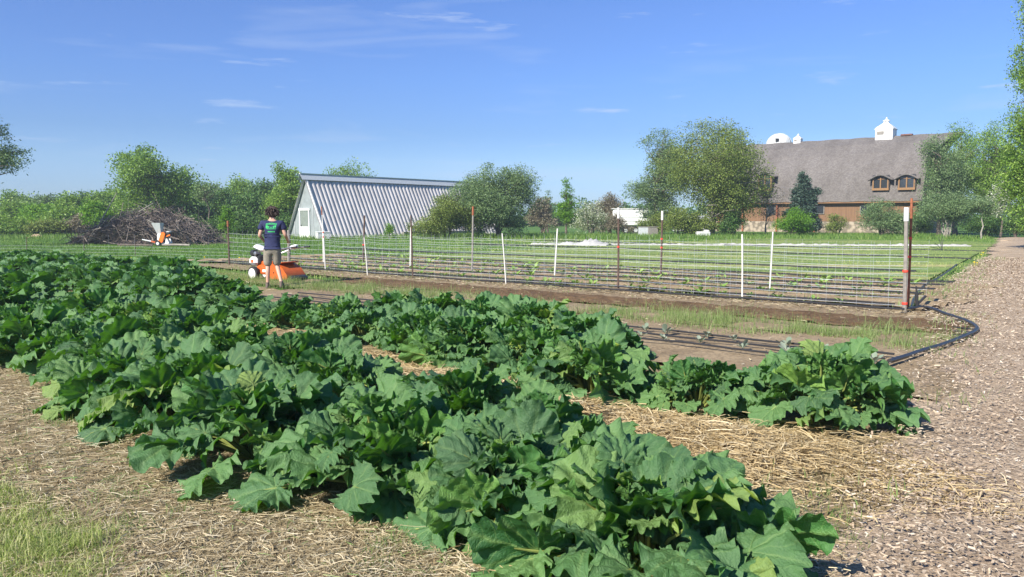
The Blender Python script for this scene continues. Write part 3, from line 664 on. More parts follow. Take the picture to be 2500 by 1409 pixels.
def build_trees():
    g1 = 'trees along the far left edge of the field'
    # tree line, far left to greenhouse
    L1 = [(-30,92,478,150,'deep'),(55,96,474,110,'spring'),(110,90,476,110,'greyg'),(165,84,474,95,'spring'),(205,98,468,80,'deep'),
          (300,100,458,110,'spring'),(260,86,470,90,'spring'),(505,88,436,120,'spring'),(585,92,434,130,'spring'),(640,84,442,100,'deep'),(540,80,460,110,'deep'),
          (455,96,450,110,'spring'),(760,96,455,110,'spring'),(30,80,500,120,'spring'),(100,76,505,110,'bright'),(160,74,510,110,'spring'),(610,74,478,110,'deep'),(690,78,470,90,'spring'),(460,72,500,120,'deep'),(340,76,490,110,'spring'),(420,74,498,90,'bright')]
    wh = ['darkest tree at the left edge of the frame, behind the mown grass','round spring green tree, second from the left edge of the tree line','greyish green tree between two greener ones in the left tree line','spring green tree just left of the gap in the left tree line','dark tree low in the gap of the tree line, beside the gap of sky',
          'pale tree behind the tall broad tree, on its left','low spring green tree left of the tall broad tree','rounded tree right of the tall broad tree above the brush pile','wide pale green tree halfway between brush pile and greenhouse','dark tree behind the person working, right of centre of the tree line','dark shady tree behind the right end of the brush pile',
          'pale tree hidden behind the tall broad tree, on its right','tree rising behind the left gable of the greenhouse','low green tree in front of the tree line at far left','bright green low tree in front of the tree line at far left','low green tree left of the brush pile, behind the thicket','low dark tree behind the head of the person','low tree at the left foot of the greenhouse gable','low dark tree right behind the top of the brush pile','green tree left behind the brush pile','bright low tree under the tall broad tree']
    for (u,D,vt,w,lm), lb in zip(L1, wh):
        tree('broadleaf_tree', u, D, vt, w, lb, 'tree', lm, g1, None, 7, 'dome', 330, 24, .30, limbs=14, hollow=.5, crad=.55)
    tree('broadleaf_tree', 380, 70, 366, 185, 'tall broad spring green tree with open crown rising above the brush pile', 'tree', 'spring', g1, 520, 11, 'round', 330, 30, .25, crad=.48, r=.2)
    tree('broadleaf_tree', 700, 68, 392, 92, 'slim tall tree just left of the greenhouse gable', 'tree', 'spring', g1, 555, 10, 'round', 240, 24, .22, crad=.36)
    tree('broadleaf_tree', 855, 95, 388, 110, 'tree crown peeking over the greenhouse ridge', 'tree', 'spring', g1, 520, 9, 'round', 200, 24, .26, crad=.5)
    tree('young_tree', 240, 62, 492, 76, 'bright green young tree at the left end of the brush pile', 'tree', 'bright', None, 555, 7, 'round', 150, 24, .2)
    tree('slender_tree', 510, 66, 440, 70, 'thin dark stemmed tree with sparse leaves right of the brush pile', 'tree', 'greyg', None, 500, 8, 'round', 60, 18, .18, limbs=40)
    tree('young_tree', 556, 58, 500, 40, 'small leafy sapling by the end post of the net fence', 'tree', 'bright', None, 575, 6, 'tall', 70, 20, .16)
    # thickets filling the foot of the tree line
    for i,(u,w,vt,lm,lb) in enumerate([(15,120,530,'spring','green thicket at the left edge of the field'),(120,110,542,'olive','brownish green thicket behind the sandy mound'),(215,90,528,'brown','brownish thicket at the left foot of the brush pile'),(600,110,520,'deep','dark green thicket behind the person'),(540,80,535,'deep','dark thicket right of the brush pile'),(690,80,520,'deep','dark green thicket at the left corner of the greenhouse'),(450,90,528,'deep','green thicket behind the brush pile'),(330,120,528,'spring','green thicket behind the left half of the brush pile')]):
        tree('thicket', u, 64+i%3, vt, w, lb, 'bush', lm, 'thickets at the foot of the left tree line', None, 7, 'dome', 240, 24, .2, stems=4, limbs=24, hollow=.55, crad=.35)
    # big tree mostly outside the left edge
    k = 42/F
    lob = [((a-(-140))*k, y, CH+(530-v)*k, w*k, w*k*.9, h*k) for a,y,v,w,h in [(-140,0,250,110,90),(-60,.5,330,75,60),(-5,-.5,310,45,40),(20,0,375,55,38),(48,.3,400,30,15),(-20,1,400,70,22),(-90,0,430,60,30),(-25,-.4,452,38,14)]]
    tree('spreading_tree', -140, 42, 160, 260, 'spreading tree leaning in from beyond the left edge, feathery grey green leaves', 'tree', 'greyg', None, 450, lobes=lob, ncl=420, per=28, ls=.17, crad=.24, bark='bark', r=.3, limbs=110, hollow=.7, aspect=.35)
    # shrubs by the greenhouse
    tree('large_shrub', 1218, 60, 404, 196, 'large rounded grey green shrub in front of the far end of the greenhouse', 'shrub', 'greyg', None, None, 14, 'round', 1150, 28, .14, stems=7, r=.07, limbs=90, crad=.30, hollow=.5, spread=.22)
    tree('large_shrub', 1092, 58.5, 474, 150, 'lower spreading shrub directly against the greenhouse roof', 'shrub', 'olive', None, None, 9, 'dome', 520, 26, .13, stems=6, r=.05, limbs=60, crad=.26, spread=.3)
    tree('conifer_shrub', 952, 57, 545, 22, 'tiny yellow green conifer bush at the foot of the greenhouse', 'shrub', 'bright', None, None, 5, 'cone', 50, 18, .09, limbs=5)
    # middle distance between greenhouse and barn
    tree('brown_shrub', 1325, 78, 478, 70, 'brownish shrub right of the large rounded shrub', 'shrub', 'brown', None, None, 7, 'dome', 160, 24, .18, stems=5, limbs=30)
    tree('upright_tree', 1337, 82, 455, 34, 'narrow upright tree behind the brownish shrub, shorter of two upright trees', 'tree', 'greyg', None, 540, 6, 'cone', 60, 20, .17)
    tree('upright_tree', 1382, 70, 430, 74, 'upright young tree with spiky leading shoots, taller of two upright trees', 'tree', 'bright', None, 560, 9, 'cone', 150, 22, .15, crad=.18, limbs=50)
    tree('blossom_shrub', 1443, 68, 488, 90, 'white flowering shrub between the upright tree and the grey shrub', 'shrub', 'blossom', None, None, 7, 'dome', 190, 24, .13, stems=6, limbs=40)
    tree('brown_shrub', 1490, 76, 470, 90, 'grey brown rounded shrub left of the white trailer', 'shrub', 'brown', None, None, 8, 'dome', 260, 24, .17, stems=5, limbs=30)
    tree('brown_shrub', 1508, 68, 522, 64, 'low grey brown shrub in front of the white trailer', 'shrub', 'brown', None, None, 6, 'dome', 120, 22, .13, stems=5, limbs=24)
    tree('brown_shrub', 1592, 67, 520, 62, 'low shrub at the right end of the white trailer', 'shrub', 'olive', None, None, 6, 'dome', 120, 22, .13, stems=5, limbs=24)
    tree('airy_tree', 1602, 72, 300, 128, 'tall airy blue green tree left of the barn', 'tree', 'greyg', None, 560, 16, 'round', 720, 24, .17, crad=.36, r=.16, limbs=70, hollow=.6)
    tree('olive_tree', 1738, 66, 284, 226, 'wide olive green tree covering the left end of the barn', 'tree', 'olive', None, 558, 18, 'round', 1250, 26, .17, crad=.42, r=.2, limbs=90, bark='paleb', hollow=.55)
    tree('understorey_shrub', 1650, 64, 505, 90, 'olive shrub under the wide olive tree, on its left', 'shrub', 'olive', None, None, 7, 'dome', 150, 22, .15, stems=5, limbs=30)
    tree('understorey_shrub', 1790, 64.5, 500, 70, 'dark shrub under the wide olive tree, on its right', 'shrub', 'deep', None, None, 7, 'dome', 150, 22, .15, stems=5, limbs=30)
    tree('bare_tree', 1868, 67, 425, 96, 'bare greyish tree with pale trunk before the barn window', 'tree', 'brown', None, 545, 10, 'round', 110, 18, .11, bark='paleb', limbs=110, crad=.3, r=.07)
    tree('understorey_shrub', 1700, 65, 522, 80, 'low olive shrub between two others, screening the white shed', 'shrub', 'olive', None, None, 7, 'dome', 150, 22, .15, stems=5, limbs=30)
    # spruce
    k = 66/F; H = CH+(530-412)*k; lob = []
    for i in range(9):
        f = i/8; lob.append((.15*math.sin(i*2.1), .1*math.cos(i), .9+(H-1.3)*f, (44*k)*(1-.9*f)+.12, (44*k)*(1-.9*f)+.12, .42))
    lob.append((28*k,0,CH+(530-470)*k,.5,.4,.5))
    tree('spruce_tree', 1955, 66, 412, 90, 'dark blue green spruce standing before the barn', 'tree', 'spruce', None, None, lobes=lob, ncl=620, per=26, ls=.24, crad=.17, hollow=.5, limbs=20, aspect=.4, droop=.6)
    tree('leafy_shrub', 1935, 63, 508, 88, 'bright green shrub at the foot of the spruce', 'shrub', 'bright', None, None, 8, 'dome', 240, 24, .13, stems=5, limbs=24)
    tree('leafy_shrub', 2045, 66, 520, 56, 'small thin shrub in front of the orange barn wall', 'shrub', 'olive', None, None, 6, 'dome', 90, 20, .12, stems=4, limbs=30)
    tree('leafy_shrub', 2150, 63, 488, 120, 'round grey green shrub under the two barn windows', 'shrub', 'greyg', None, None, 9, 'dome', 330, 24, .13, stems=6, limbs=50)
    tree('leafy_shrub', 2310, 60, 470, 150, 'broad shrub with pale branching stems right of the rusty post', 'shrub', 'greyg', None, 540, 9, 'dome', 380, 24, .13, stems=6, bark='paleb', limbs=60, r=.06)
    tree('airy_tree', 2290, 66, 325, 150, 'green tree overlapping the right end of the barn roof', 'tree', 'greyg', None, 540, 14, 'tall', 560, 24, .15, crad=.36, limbs=60)
    tree('airy_tree', 2330, 72, 286, 125, 'airy tree behind the barn end, left of two tall ones', 'tree', 'spring', None, 540, 13, 'round', 480, 24, .16, crad=.36, limbs=60, hollow=.7)
    tree('airy_tree', 2408, 66, 288, 118, 'airy green tree right of the barn, nearer the path', 'tree', 'spring', None, 545, 12, 'round', 600, 24, .16, crad=.34, limbs=60, hollow=.6)
    tree('small_tree', 2395, 57, 478, 70, 'small pale stemmed tree standing at the end of the path', 'tree', 'greyg', None, 525, 6, 'round', 110, 22, .13, bark='paleb', limbs=40)
    tree('blossom_shrub', 2440, 60, 440, 70, 'white blossoming bush behind the end of the path', 'shrub', 'blossom', None, 530, 6, 'round', 130, 22, .14, limbs=30)
    tree('leafy_shrub', 2480, 58, 500, 90, 'dark green shrub where the path meets the trees', 'shrub', 'deep', None, None, 7, 'dome', 200, 24, .14, stems=4)
    tree('leafy_shrub', 2400, 64, 520, 120, 'dark low shrub in the shade behind the small pale tree', 'shrub', 'deep', None, None, 7, 'dome', 220, 24, .14, stems=4)
    tree('leafy_shrub', 2230, 68, 520, 90, 'dark low shrub behind the rusty post, against the barn', 'shrub', 'deep', None, None, 7, 'dome', 160, 24, .14, stems=4)
    k = 36/F
    lob = [((a-2640)*k, y, CH+(530-v)*k, w*k, w*k, h*k) for a,y,v,w,h in [(2580,0,10,110,90),(2600,.5,180,120,80),(2560,-.3,300,110,60),(2540,0,400,90,70),(2560,0,480,80,60),(2500,.3,40,42,38),(2492,.5,150,30,40),(2495,0,290,55,40),(2490,.2,370,42,60),(2495,.5,460,48,60),(2490,-.3,520,35,35),(2640,0,100,160,160),(2470,0,215,30,7),(2480,.2,130,34,8),(2466,.1,205,30,6),(2462,.3,175,26,6),(2500,0,330,60,60),(2495,.4,420,60,60),(2500,0,200,30,30)]]
    tree('willow_tree', 2640, 36, -90, 260, 'tall green tree hanging in from the right edge beside the path', 'tree', 'spring', None, 520, lobes=lob, ncl=2300, per=30, ls=.15, crad=.24, r=.3, limbs=120, hollow=.65, droop=.8, aspect=.4)
    # distant wood behind everything
    N = 60; lob = []
    g = random.Random(3)
    for i in range(N):
        x = -95+190*i/(N-1); D_ = 130+g.uniform(-6,6); lob.append((x, D_, g.uniform(.5,1.5), 3.2, 3, g.uniform(2.6,4.0)))
    me, C = crown_mesh(lob, 1700, 26, .6, 777, 'deep', .9, .8)
    me.name = 'distant_wood'; obj('distant_wood', me, None, kind='stuff', label='distant low woodland behind the farm, reads as one green band', cat='woodland')
build_trees()

# ------------------------------------------------------------------ greenhouse
def build_greenhouse():
    Rc = Vector((-13.75, 57.7, 0)); W = 4.8; H = 4.72; LEN = 20.0
    mw, N, L, bs = new_mat('corrugated fibreglass'); 
    n = noise_node(N, L, 1.2, 5, stretch=((1,1,.25),(0,0,0))); r = ramp(N, L, n.outputs[0], [(.3,(.42,.395,.38)),(.7,(.64,.60,.58))]); L.new(r.outputs[0], bs.inputs['Base Color']); bs.inputs['Roughness'].default_value = .45
    gab = mat('grey translucent panel', (.27,.30,.30), .4, var=.2, scale=1.5)
    wood = mat('white weathered timber', (.72,.72,.70), .6, var=.12, scale=4)
    root = empty('greenhouse', Rc + DF*W/2, 0, label='long steep A-frame greenhouse with white corrugated sides and a grey gable', cat='greenhouse')
    root.rotation_euler = (0,0, math.atan2(NF.y, NF.x))          # local x along the ridge, y to the left (DF)
    def corr(side):
        # profile along x, from eave to ridge; corrugated
        pitch = .40; nx = int(LEN/pitch*8); xs = np.linspace(-.15, LEN, nx); ph = (xs/pitch)%1
        h = .029*np.clip(1.6*np.sin(ph*2*PI), -1, 1)
        hw = W/2; sl = math.hypot(hw, H); ny, nz = H/sl, hw/sl
        V = []
        for off in (0.0, -.02):
            for f in (0.0, .5, 1.0):
                V.append(np.stack([xs, side*(hw*(1-f)+ (h+off)*ny), H*f + (h+off)*nz + (.06 if f == 0 else 0)], -1))
        V = np.concatenate(V); Fq = []
        i = np.arange(nx-1)
        for a, b in ((0,1),(1,2),(4,3),(5,4)): Fq.append(np.stack([a*nx+i, a*nx+i+1, b*nx+i+1, b*nx+i], -1))
        Fq.append(np.stack([0*nx+i, 3*nx+i, 3*nx+i+1, 0*nx+i+1], -1))
        return np_mesh('roof_side', V, np.concatenate(Fq), [mw], smooth=False)
    obj('roof_side', corr(-1), root); obj('roof_side', corr(1), root)
    g = MB(); g.prism([(0,-W/2+.12,0.02),(0,W/2-.12,.02),(0,0,H-.22)], (.12,0,0), (.05,0,0)); g.build('gable_wall', gab, root)
    g = MB(); g.prism([(0,-W/2+.12,0.02),(0,W/2-.12,.02),(0,0,H-.22)], (LEN-.3,0,0), (.05,0,0)); g.build('gable_wall', gab, root)
    # seams of the gable panels
    g = MB()
    for y, h in ((-1.55,1.3),(-.75,2.9),(.9,2.6),(1.6,1.25)): g.box((.10, y, h/2), (.03,.05,h))
    g.build('gable_battens', M['grey'], root)
    # door
    g = MB(); dw, dh, dy = 1.15, 2.15, .30
    for y in (-dw/2, dw/2): g.box((.07, dy+y, dh/2), (.07,.12,dh))
    g.box((.065, dy, dh+.03), (.08, dw+.24, .16)); fr = g.build('door_frame', M['white'], root)
    dr = MB().box((.085, dy, .45), (.05, dw-.12, .86)).build('door', wood, root)
    MB().box((.095, dy, 1.5), (.02, dw-.12, 1.2)).build('door_screen', mat('door screen', (.20,.23,.20), .5), dr)
    g = MB(); g.box((.06, dy+dw/2-.14, .95),(.05,.03,.14)); g.build('handle', M['black'], dr)
    # rake boards and ridge cap
    g = MB()
    for sd in (-1,1):
        a = Vector((0, sd*(W/2+.05), .0)); b = Vector((0, sd*.0, H+.02))
        d = (b-a).normalized(); rot = Matrix((( 1,0,0),(0,d.y,-d.z),(0,d.z,d.y))).transposed()
        M3 = Matrix(((1,0,0),(0,d.y,d.z),(0,d.z,-d.y))).transposed()
        g.box((a+b)/2 + Vector((-.02,0,0)), (.09, (b-a).length, .14), rot=Matrix((Vector((1,0,0)), d, Vector((1,0,0)).cross(d))).transposed())
    g.build('rake_board', M['offwhite'], root)
    cap = MB(); cw = .48; 
    for sd in (-1,1):
        cap.add([(-.5,0,H+.13),(LEN+.3,0,H+.13),(LEN+.3,sd*cw*.62,H-.32),(-.45,sd*cw*.62,H-.32)], [[0,1,2,3]])
        cap.add([(-.5,0,H+.10),(LEN+.3,0,H+.10),(LEN+.3,sd*(cw*.62-.02),H-.34),(-.45,sd*(cw*.62-.02),H-.34)], [[3,2,1,0]])
    cap.build('ridge_cap', mat('galvanised ridge cap', (.50,.53,.55), .5, metal=.0, var=.1), root)
    MB().box((LEN/2-.1, 0, H+.14), (LEN+.8, .14, .06)).build('ridge_board', mat('cream ridge board', (.72,.70,.60), .6), root)
    MB().box((LEN*.62, -W/2-.25, .22), (LEN*.5, .25, .35)).build('base_board', M['greyw'], root)
    # white crate at the corner
    p = A(788, 574, 56.6); p.z = 0
    c = empty('storage_box', p, .5, label='pinkish white box at the front corner of the greenhouse', cat='box')
    MB().box((0,0,.24), (.9,.6,.48), bev=.03).build('body', M['offwhite'], c); MB().box((0,0,.51), (.96,.66,.06), bev=.02).build('lid', M['white'], c)
build_greenhouse()

# ------------------------------------------------------------------ barn
def build_barn():
    E0 = Vector((38.9, 75, 0)); LEN = 21.0; Wd = 11.0
    root = empty('barn', E0, math.atan2(DF.y, DF.x), label='big old barn with weathered grey shingle roof, orange timber walls and stone base', cat='barn')
    # local x along DF (to the left), local y: rotate -> DF x 90deg ccw = (-DF.y, DF.x) = -NF ; depth is -y
    sh, N, L, bs = new_mat('weathered shingles')
    tc = N.new("ShaderNodeTexCoord"); mp = N.new("ShaderNodeMapping"); L.new(tc.outputs['UV'], mp.inputs[0])
    at = N.new("ShaderNodeAttribute"); at.attribute_name = 'roofco'
    br = N.new("ShaderNodeTexBrick"); L.new(at.outputs['Vector'], br.inputs['Vector']); br.inputs['Scale'].default_value = 4.2
    br.inputs['Color1'].default_value = (.140,.130,.120,1); br.inputs['Color2'].default_value = (.210,.198,.184,1); br.inputs['Mortar'].default_value = (.085,.072,.062,1); br.inputs['Mortar Size'].default_value = .03
    br.inputs['Brick Width'].default_value = .6; br.inputs['Row Height'].default_value = .5
    n = noise_node(N, L, .5, 6, .65, vec=at.outputs['Vector'], stretch=((1,.35,1),(0,0,0))); r = ramp(N, L, n.outputs[0], [(.3,(.70,.66,.64)),(.7,(1.15,1.12,1.12))])
    n3 = noise_node(N, L, 5, 4, .75, vec=at.outputs['Vector']); r3 = ramp(N, L, n3.outputs[0], [(.62,(0,0,0)),(.70,(1,1,1))])
    c = mixc(N, L, 1.0, br.outputs[0], r.outputs[0], 'MULTIPLY'); c = mixc(N, L, mixc(N, L, 1.0, r3.outputs[0], (.55,.55,.55), 'MULTIPLY'), c, (.36,.34,.31))
    L.new(c, bs.inputs['Base Color']); bs.inputs['Roughness'].default_value = .9; bump(N, L, bs, br.outputs['Fac'], .5, .05)
    prof = [(0,3.15),(.35,4.35),(.85,5.6),(1.55,6.9),(2.5,8.1),(3.7,9.1),(5.5,9.95)]   # (depth, z)
    full = prof + [(Wd-d, z) for d, z in prof[::-1][1:]]
    acc = [0]
    for a, b in zip(full[:-1], full[1:]): acc.append(acc[-1]+math.hypot(b[0]-a[0], b[1]-a[1]))
    nx = 60; V = []; at_ = []
    for k, ((d, z), q) in enumerate(zip(full, acc)):
        hood = 2.3*max(0, 1-abs(d-Wd/2)/3.4)
        for i in range(nx+1):
            x = -.35-hood + (LEN+.7+hood*1.4)*i/nx; V.append((x, -d+.45*0, z + .03*math.sin(i*.9+k))); at_.append((x, q, 0))
    nv = len(V)
    for k, ((d, z), q) in enumerate(zip(full, acc)):
        for i in range(nx+1): v = V[k*(nx+1)+i]; V.append((v[0], v[1] + (-.16 if d < Wd/2 else (.16 if d > Wd/2 else 0)), v[2]-.14)); at_.append((v[0], q, 0))
    Fq = []; m = len(full); w = nx+1
    for k in range(m-1):
        for i in range(nx):
            a = k*w+i; Fq.append((a, a+1, a+w+1, a+w)); b = nv+a; Fq.append((b, b+w, b+w+1, b+1))
        for i in (0, nx): a = k*w+i; Fq.append((a, a+w, nv+a+w, nv+a))
    for k in (0, m-1):
        for i in range(nx): a = k*w+i; Fq.append((a, a+1, nv+a+1, nv+a))
    roof = obj('roof', np_mesh('roof', V, Fq, [sh], {'roofco': np.array(at_)}, smooth=False), root)
    timber, N, L, bs = new_mat('orange brown boards')
    tcx = noise_node(N, L, 1.0, 5, stretch=((9,9,.4),(0,0,0))); r = ramp(N, L, tcx.outputs[0], [(.3,(.15,.080,.040)),(.7,(.24,.135,.068))]); L.new(r.outputs[0], bs.inputs['Base Color']); bs.inputs['Roughness'].default_value = .8
    stone, N, L, bs = new_mat('cream field stone')
    vo = N.new("ShaderNodeTexVoronoi"); vo.inputs['Scale'].default_value = 2.6; t2 = N.new("ShaderNodeTexCoord"); L.new(t2.outputs['Object'], vo.inputs['Vector'])
    r = ramp(N, L, vo.outputs['Distance'], [(.0,(.44,.37,.28)),(.45,(.33,.27,.20)),(.6,(.18,.15,.11))]); L.new(r.outputs[0], bs.inputs['Base Color']); bs.inputs['Roughness'].default_value = .9
    # walls (0.55 m behind the eave)
    wl = MB(); wl.box((LEN/2, -.62, 2.2), (LEN-.4, .16, 2.1)); wl.box((LEN/2, -Wd+.62, 2.2), (LEN-.4, .16, 2.1))
    gp = [(0, -(.62+.08), 1.15)] + [(0, -max(d,.70)-.02 if d < Wd/2 else -min(d, Wd-.70)+.02, z-.2) for d, z in full] + [(0, -(Wd-.70), 1.15)]
    for x in (.12, LEN-.28): wl.prism(gp, (x,0,0), (.14,0,0))
    wl.build('wall', timber, root)
    MB().box((LEN/2, -.60, .55), (LEN-.3, .34, 1.18), bev=.02).box((.15,-Wd/2,.55),(.3,Wd-1.2,1.18)).box((LEN-.15,-Wd/2,.55),(.3,Wd-1.2,1.18)).box((LEN/2,-Wd+.6,.55),(LEN-.3,.34,1.18)).build('stone_base', stone, root)
    MB().box((LEN/2, -.10, 3.08), (LEN+.5, .10, .16)).build('fascia', mat('orange fascia', (.24,.125,.055), .7), root)
    owood = mat('orange window timber', (.26,.145,.06), .6, var=.15)
    glass = mat('dark window glass', (.03,.035,.04), .1, spec=.8)
    for sx, ww in ((4.9,.8),(9.4,.9),(14.5,.8)):
        f = MB().box((sx, -.50, 2.35), (ww+.16, .10, .9)).build('window_frame', M['greyw'], root); MB().box((sx, -.435, 2.35), (ww, .05, .74)).build('pane', glass, f)
    for k in range(5): MB().box((.6+k*.0+[0,9.2,13.2,17.0,19.8][k], -.36, 1.6), (.16,.16,3.1)).build('post', M['rust'], root)
    # eyebrow dormers
    def dormer(sx, zc, w, h, y0=.28):
        # window stands proud of the roof; hood arches over it
        fr = MB()
        for q in (-w/2, 0, w/2): fr.box((sx+q, y0-.38, zc), (.11, .12, h))
        fr.box((sx, y0-.36, zc-h/2-.10), (w+.20, .14, .22))
        win = fr.build('dormer_window', owood, root)
        MB().box((sx, y0-.46, zc), (w, .05, h)).build('pane', glass, win)
        MB().box((sx, y0-.43, zc+.36), (w, .05, .05)).build('glazing_bar', owood, win)
        n_ = 14; V = []; hw = w/2+.42
        for yy, zd in ((y0-.05,0),(y0-2.2,.15)):
            for rr_ in (0, -.13):
                for i in range(n_+1):
                    f = i/n_*2-1; V.append((sx+f*hw, yy, zc + h/2 - .18 + (.46+rr_*.0)*math.cos(f*PI/2)**1.15 + zd + rr_))
        a = n_+1; Fs = []
        for i in range(n_):
            Fs += [(i,i+1,2*a+i+1,2*a+i),(a+i,3*a+i,3*a+i+1,a+i+1),(i,a+i,a+i+1,i+1)]
        for i in (0,n_): Fs.append((i, 2*a+i, 3*a+i, a+i))
        obj('dormer_hood', np_mesh('dormer_hood', V, Fs, [sh], {'roofco': np.array([(v[0], v[2], 0) for v in V])}, smooth=True), win)
        ck = MB()
        for q in (-1,1): ck.box((sx+q*(w/2+.09), y0-1.15, zc-.05), (.07, 1.5, h+.1))
        ck.build('dormer_cheek', sh, win)
        MB().box((sx, y0-.5, zc+h/2+.03), (w+.2, .06, .42)).build('dormer_tympanum', M['black'], win)
    dormer(1.1, 4.95, 1.35, 1.05); dormer(3.45, 4.95, 1.35, 1.05); dormer(15.1, 5.35, 1.35, 1.5); dormer(18.2, 5.35, 1.2, 1.4)
    # cupola
    def cupola(sx, w, name, z0):
        h = w*.50; c = MB(); yy = -Wd/2
        c.box((sx, yy, z0+h/2-.2), (w, w, h+.4), bev=.03)
        b = c.build(name, M['white'], root)
        MB().box((sx, yy, z0+h+.02), (w*1.08, w*1.08, .07)).build('cornice', M['white'], b)
        rf = MB(); pr = [(.52,0),(.47,.09),(.34,.20),(.22,.31),(.15,.36),(.13,.42),(.13,.47)]; vs = []
        for r_, z_ in pr:
            for q in ((-1,-1),(1,-1),(1,1),(-1,1)): vs.append((sx+q[0]*r_*w, yy+q[1]*r_*w, z0+h+.05+z_*w))
        fs = [[i*4+k, i*4+(k+1)%4, i*4+4+(k+1)%4, i*4+4+k] for i in range(len(pr)-1) for k in range(4)] + [[(len(pr)-1)*4+k for k in range(4)]]
        rf.add(vs, fs); rf.build('cupola_roof', M['white'], b)
        zz = z0+h+.05+.47*w
        MB().lathe([(.10*w,0),(.22*w,.03*w),(.22*w,.06*w),(.12*w,.10*w),(.05*w,.14*w),(.03*w,.24*w),(.005,.27*w)], (sx,yy,zz), 14).build('finial', M['white'], b)
        MB().box((sx+w*.2, yy+w/2+.0, z0+h*.55), (w*.40, .06, h*.42)).build('louvre', M['greyw'], b)
    cupola(4.5, 1.68, 'cupola', 9.80); cupola(13.6, .78, 'small_cupola', 9.85)
    MB().box((2.5,-Wd/2,9.98),(1.1,.5,.18),bev=.03).build('ridge_vent', mat('dull brick red', (.17,.085,.065), .8), root)
    # silo behind
    p = A(1900, 400, 106); p.z = 0
    sl = empty('silo', p, 0, label='pale round silo with ribbed dome showing above the left part of the barn ridge', cat='silo')
    zt = A(1900, 326, 106).z; rs = 29/F*106
    MB().lathe([(rs,0),(rs,zt-rs)], (0,0,0), 32).build('wall', M['offwhite'], sl)
    dm = MB().lathe([(rs*1.03*math.cos(a), zt-rs+rs*math.sin(a)*1.0) for a in [0,.2,.4,.6,.8,1.0,1.2,1.4,1.55]], (0,0,0), 28).build('dome', M['offwhite'], sl)
    rb = MB()
    for k in range(14):
        a = k/14*2*PI; rb.tube([(rs*1.045*math.cos(b)*math.cos(a), rs*1.045*math.cos(b)*math.sin(a), zt-rs+rs*math.sin(b)*1.01) for b in [0,.3,.6,.9,1.2,1.5]], .03, 4)
    rb.build('dome_rib', M['grey'], sl)
    MB().box((-.45*rs, -.88*rs, zt-rs*.62), (.38, .25, .42)).build('hatch', M['black'], sl)
build_barn()

def build_yard():
    # white trailer
    p = A(1548, 560, 74); p.z = 0; k = 74/F
    t = empty('trailer', p, -.1, label='white box trailer parked among the shrubs left of the tall trees', cat='trailer')
    L_ = 104*k; zt = A(1548, 510, 74).z
    MB().box((0,0,(.75+zt)/2), (L_, 2.2, zt-.75), bev=.12).build('body', M['white'], t)
    MB().box((-.1,0,zt-.02), (L_+.1, 2.3, .10), bev=.04).build('roof', M['offwhite'], t)
    b = MB()
    for z in (1.2,1.6,2.0): b.box((0,-1.115,z),(L_-.2,.02,.05))
    b.build('side_trim', M['grey'], t)
    for x in (-.8,.1):
        w = MB().lathe([(.36,-.12),(.36,.12)], (x,-.9,.36), 18, Matrix.Rotation(PI/2,3,'X')).build('wheel', M['tyre'], t)
        MB().lathe([(.18,-.02),(.18,.03)], (x,-1.03,.36), 14, Matrix.Rotation(PI/2,3,'X')).build('rim', M['grey'], w)
    MB().box((0,-.2,.66),(L_-.1,1.6,.16)).build('chassis', M['black'], t)
    f = MB().box((1.1,-1.12,1.75),(.7,.04,.5),bev=.01).build('window', M['black'], t)
    # cream house wall behind the olive tree
    p = A(1690, 560, 90); p.z = 0; k = 90/F
    h = empty('shed', p, -.08, label='low white shed glimpsed beneath the wide olive tree', cat='shed')
    h.scale = (.9,1,.62)
    MB().box((0,0,1.0),(96*k,3,2.0)).build('wall', M['offwhite'], h)
    MB().prism([(-50*k,-1.8,2.0),(-50*k,1.8,2.0),(-50*k,0,2.9)], (0,0,0), (100*k,0,0)).build('roof', M['grey'], h)
    MB().box((.6,-1.53,.95),(.8,.06,1.8)).build('door', M['grey'], h)
    # grey crates beside the trailer
    for i,(u,w,lab) in enumerate([(1570,22,'grey bin nearer the trailer, left of a pair'),(1592,24,'greyish wooden bin, right of a pair beside the trailer')]):
        p = A(u, 572, 64.5); p.z = 0; c = empty('bin', p, .2*i, label=lab, cat='bin', group='bins by the trailer')
        k = 64.5/F; MB().box((0,0,.40),(w*k,.6,.75),bev=.02).build('body', M['grey'] if i == 0 else M['greyw'], c); MB().box((0,0,.79),(w*k+.05,.66,.05),bev=.01).build('rim', M['greyw'], c)
    p = A(1716, 572, 63); p.z = 0; c = empty('water_trough', p, .1, label='low pale blue white trough beneath the wide olive tree', cat='trough')
    MB().box((0,0,.24),(1.1,.6,.40),bev=.06).build('basin', M['offwhite'], c); MB().box((.3,0,.50),(.30,.3,.12),bev=.03).build('float_box', M['white'], c)
    # sandy mound
    for u, v, D_, w, h, lab, nm in [(88,582,60,46,9,'small sandy soil mound at the far edge of the grass on the left','soil_mound')]:
        p = A(u, 575, D_); k = D_/F; n = 20; V = [(0,0,h*k)]; Fs = []
        for j in range(1,6):
            for i in range(n):
                a = i/n*2*PI; r_ = j/5*w*k/2*(1+.2*math.sin(a*3)); V.append((r_*math.cos(a)*1.0, r_*math.sin(a)*.6, h*k*math.cos(j/5*PI/2)**1.3*(1+.15*math.sin(i*2.7+j))))
        Fs += [(0, 1+i, 1+(i+1)%n) for i in range(n)] + [(1+(j-1)*n+i, 1+j*n+i, 1+j*n+(i+1)%n, 1+(j-1)*n+(i+1)%n) for j in range(1,5) for i in range(n)]
        o = obj(nm, np_mesh(nm, V, Fs, [mat('sandy soil', (.42,.30,.19), .9, var=.25, scale=5, bmp=.6)]), None, label=lab, cat='soil mound'); o.location = (p.x, D_, 0)
build_yard()

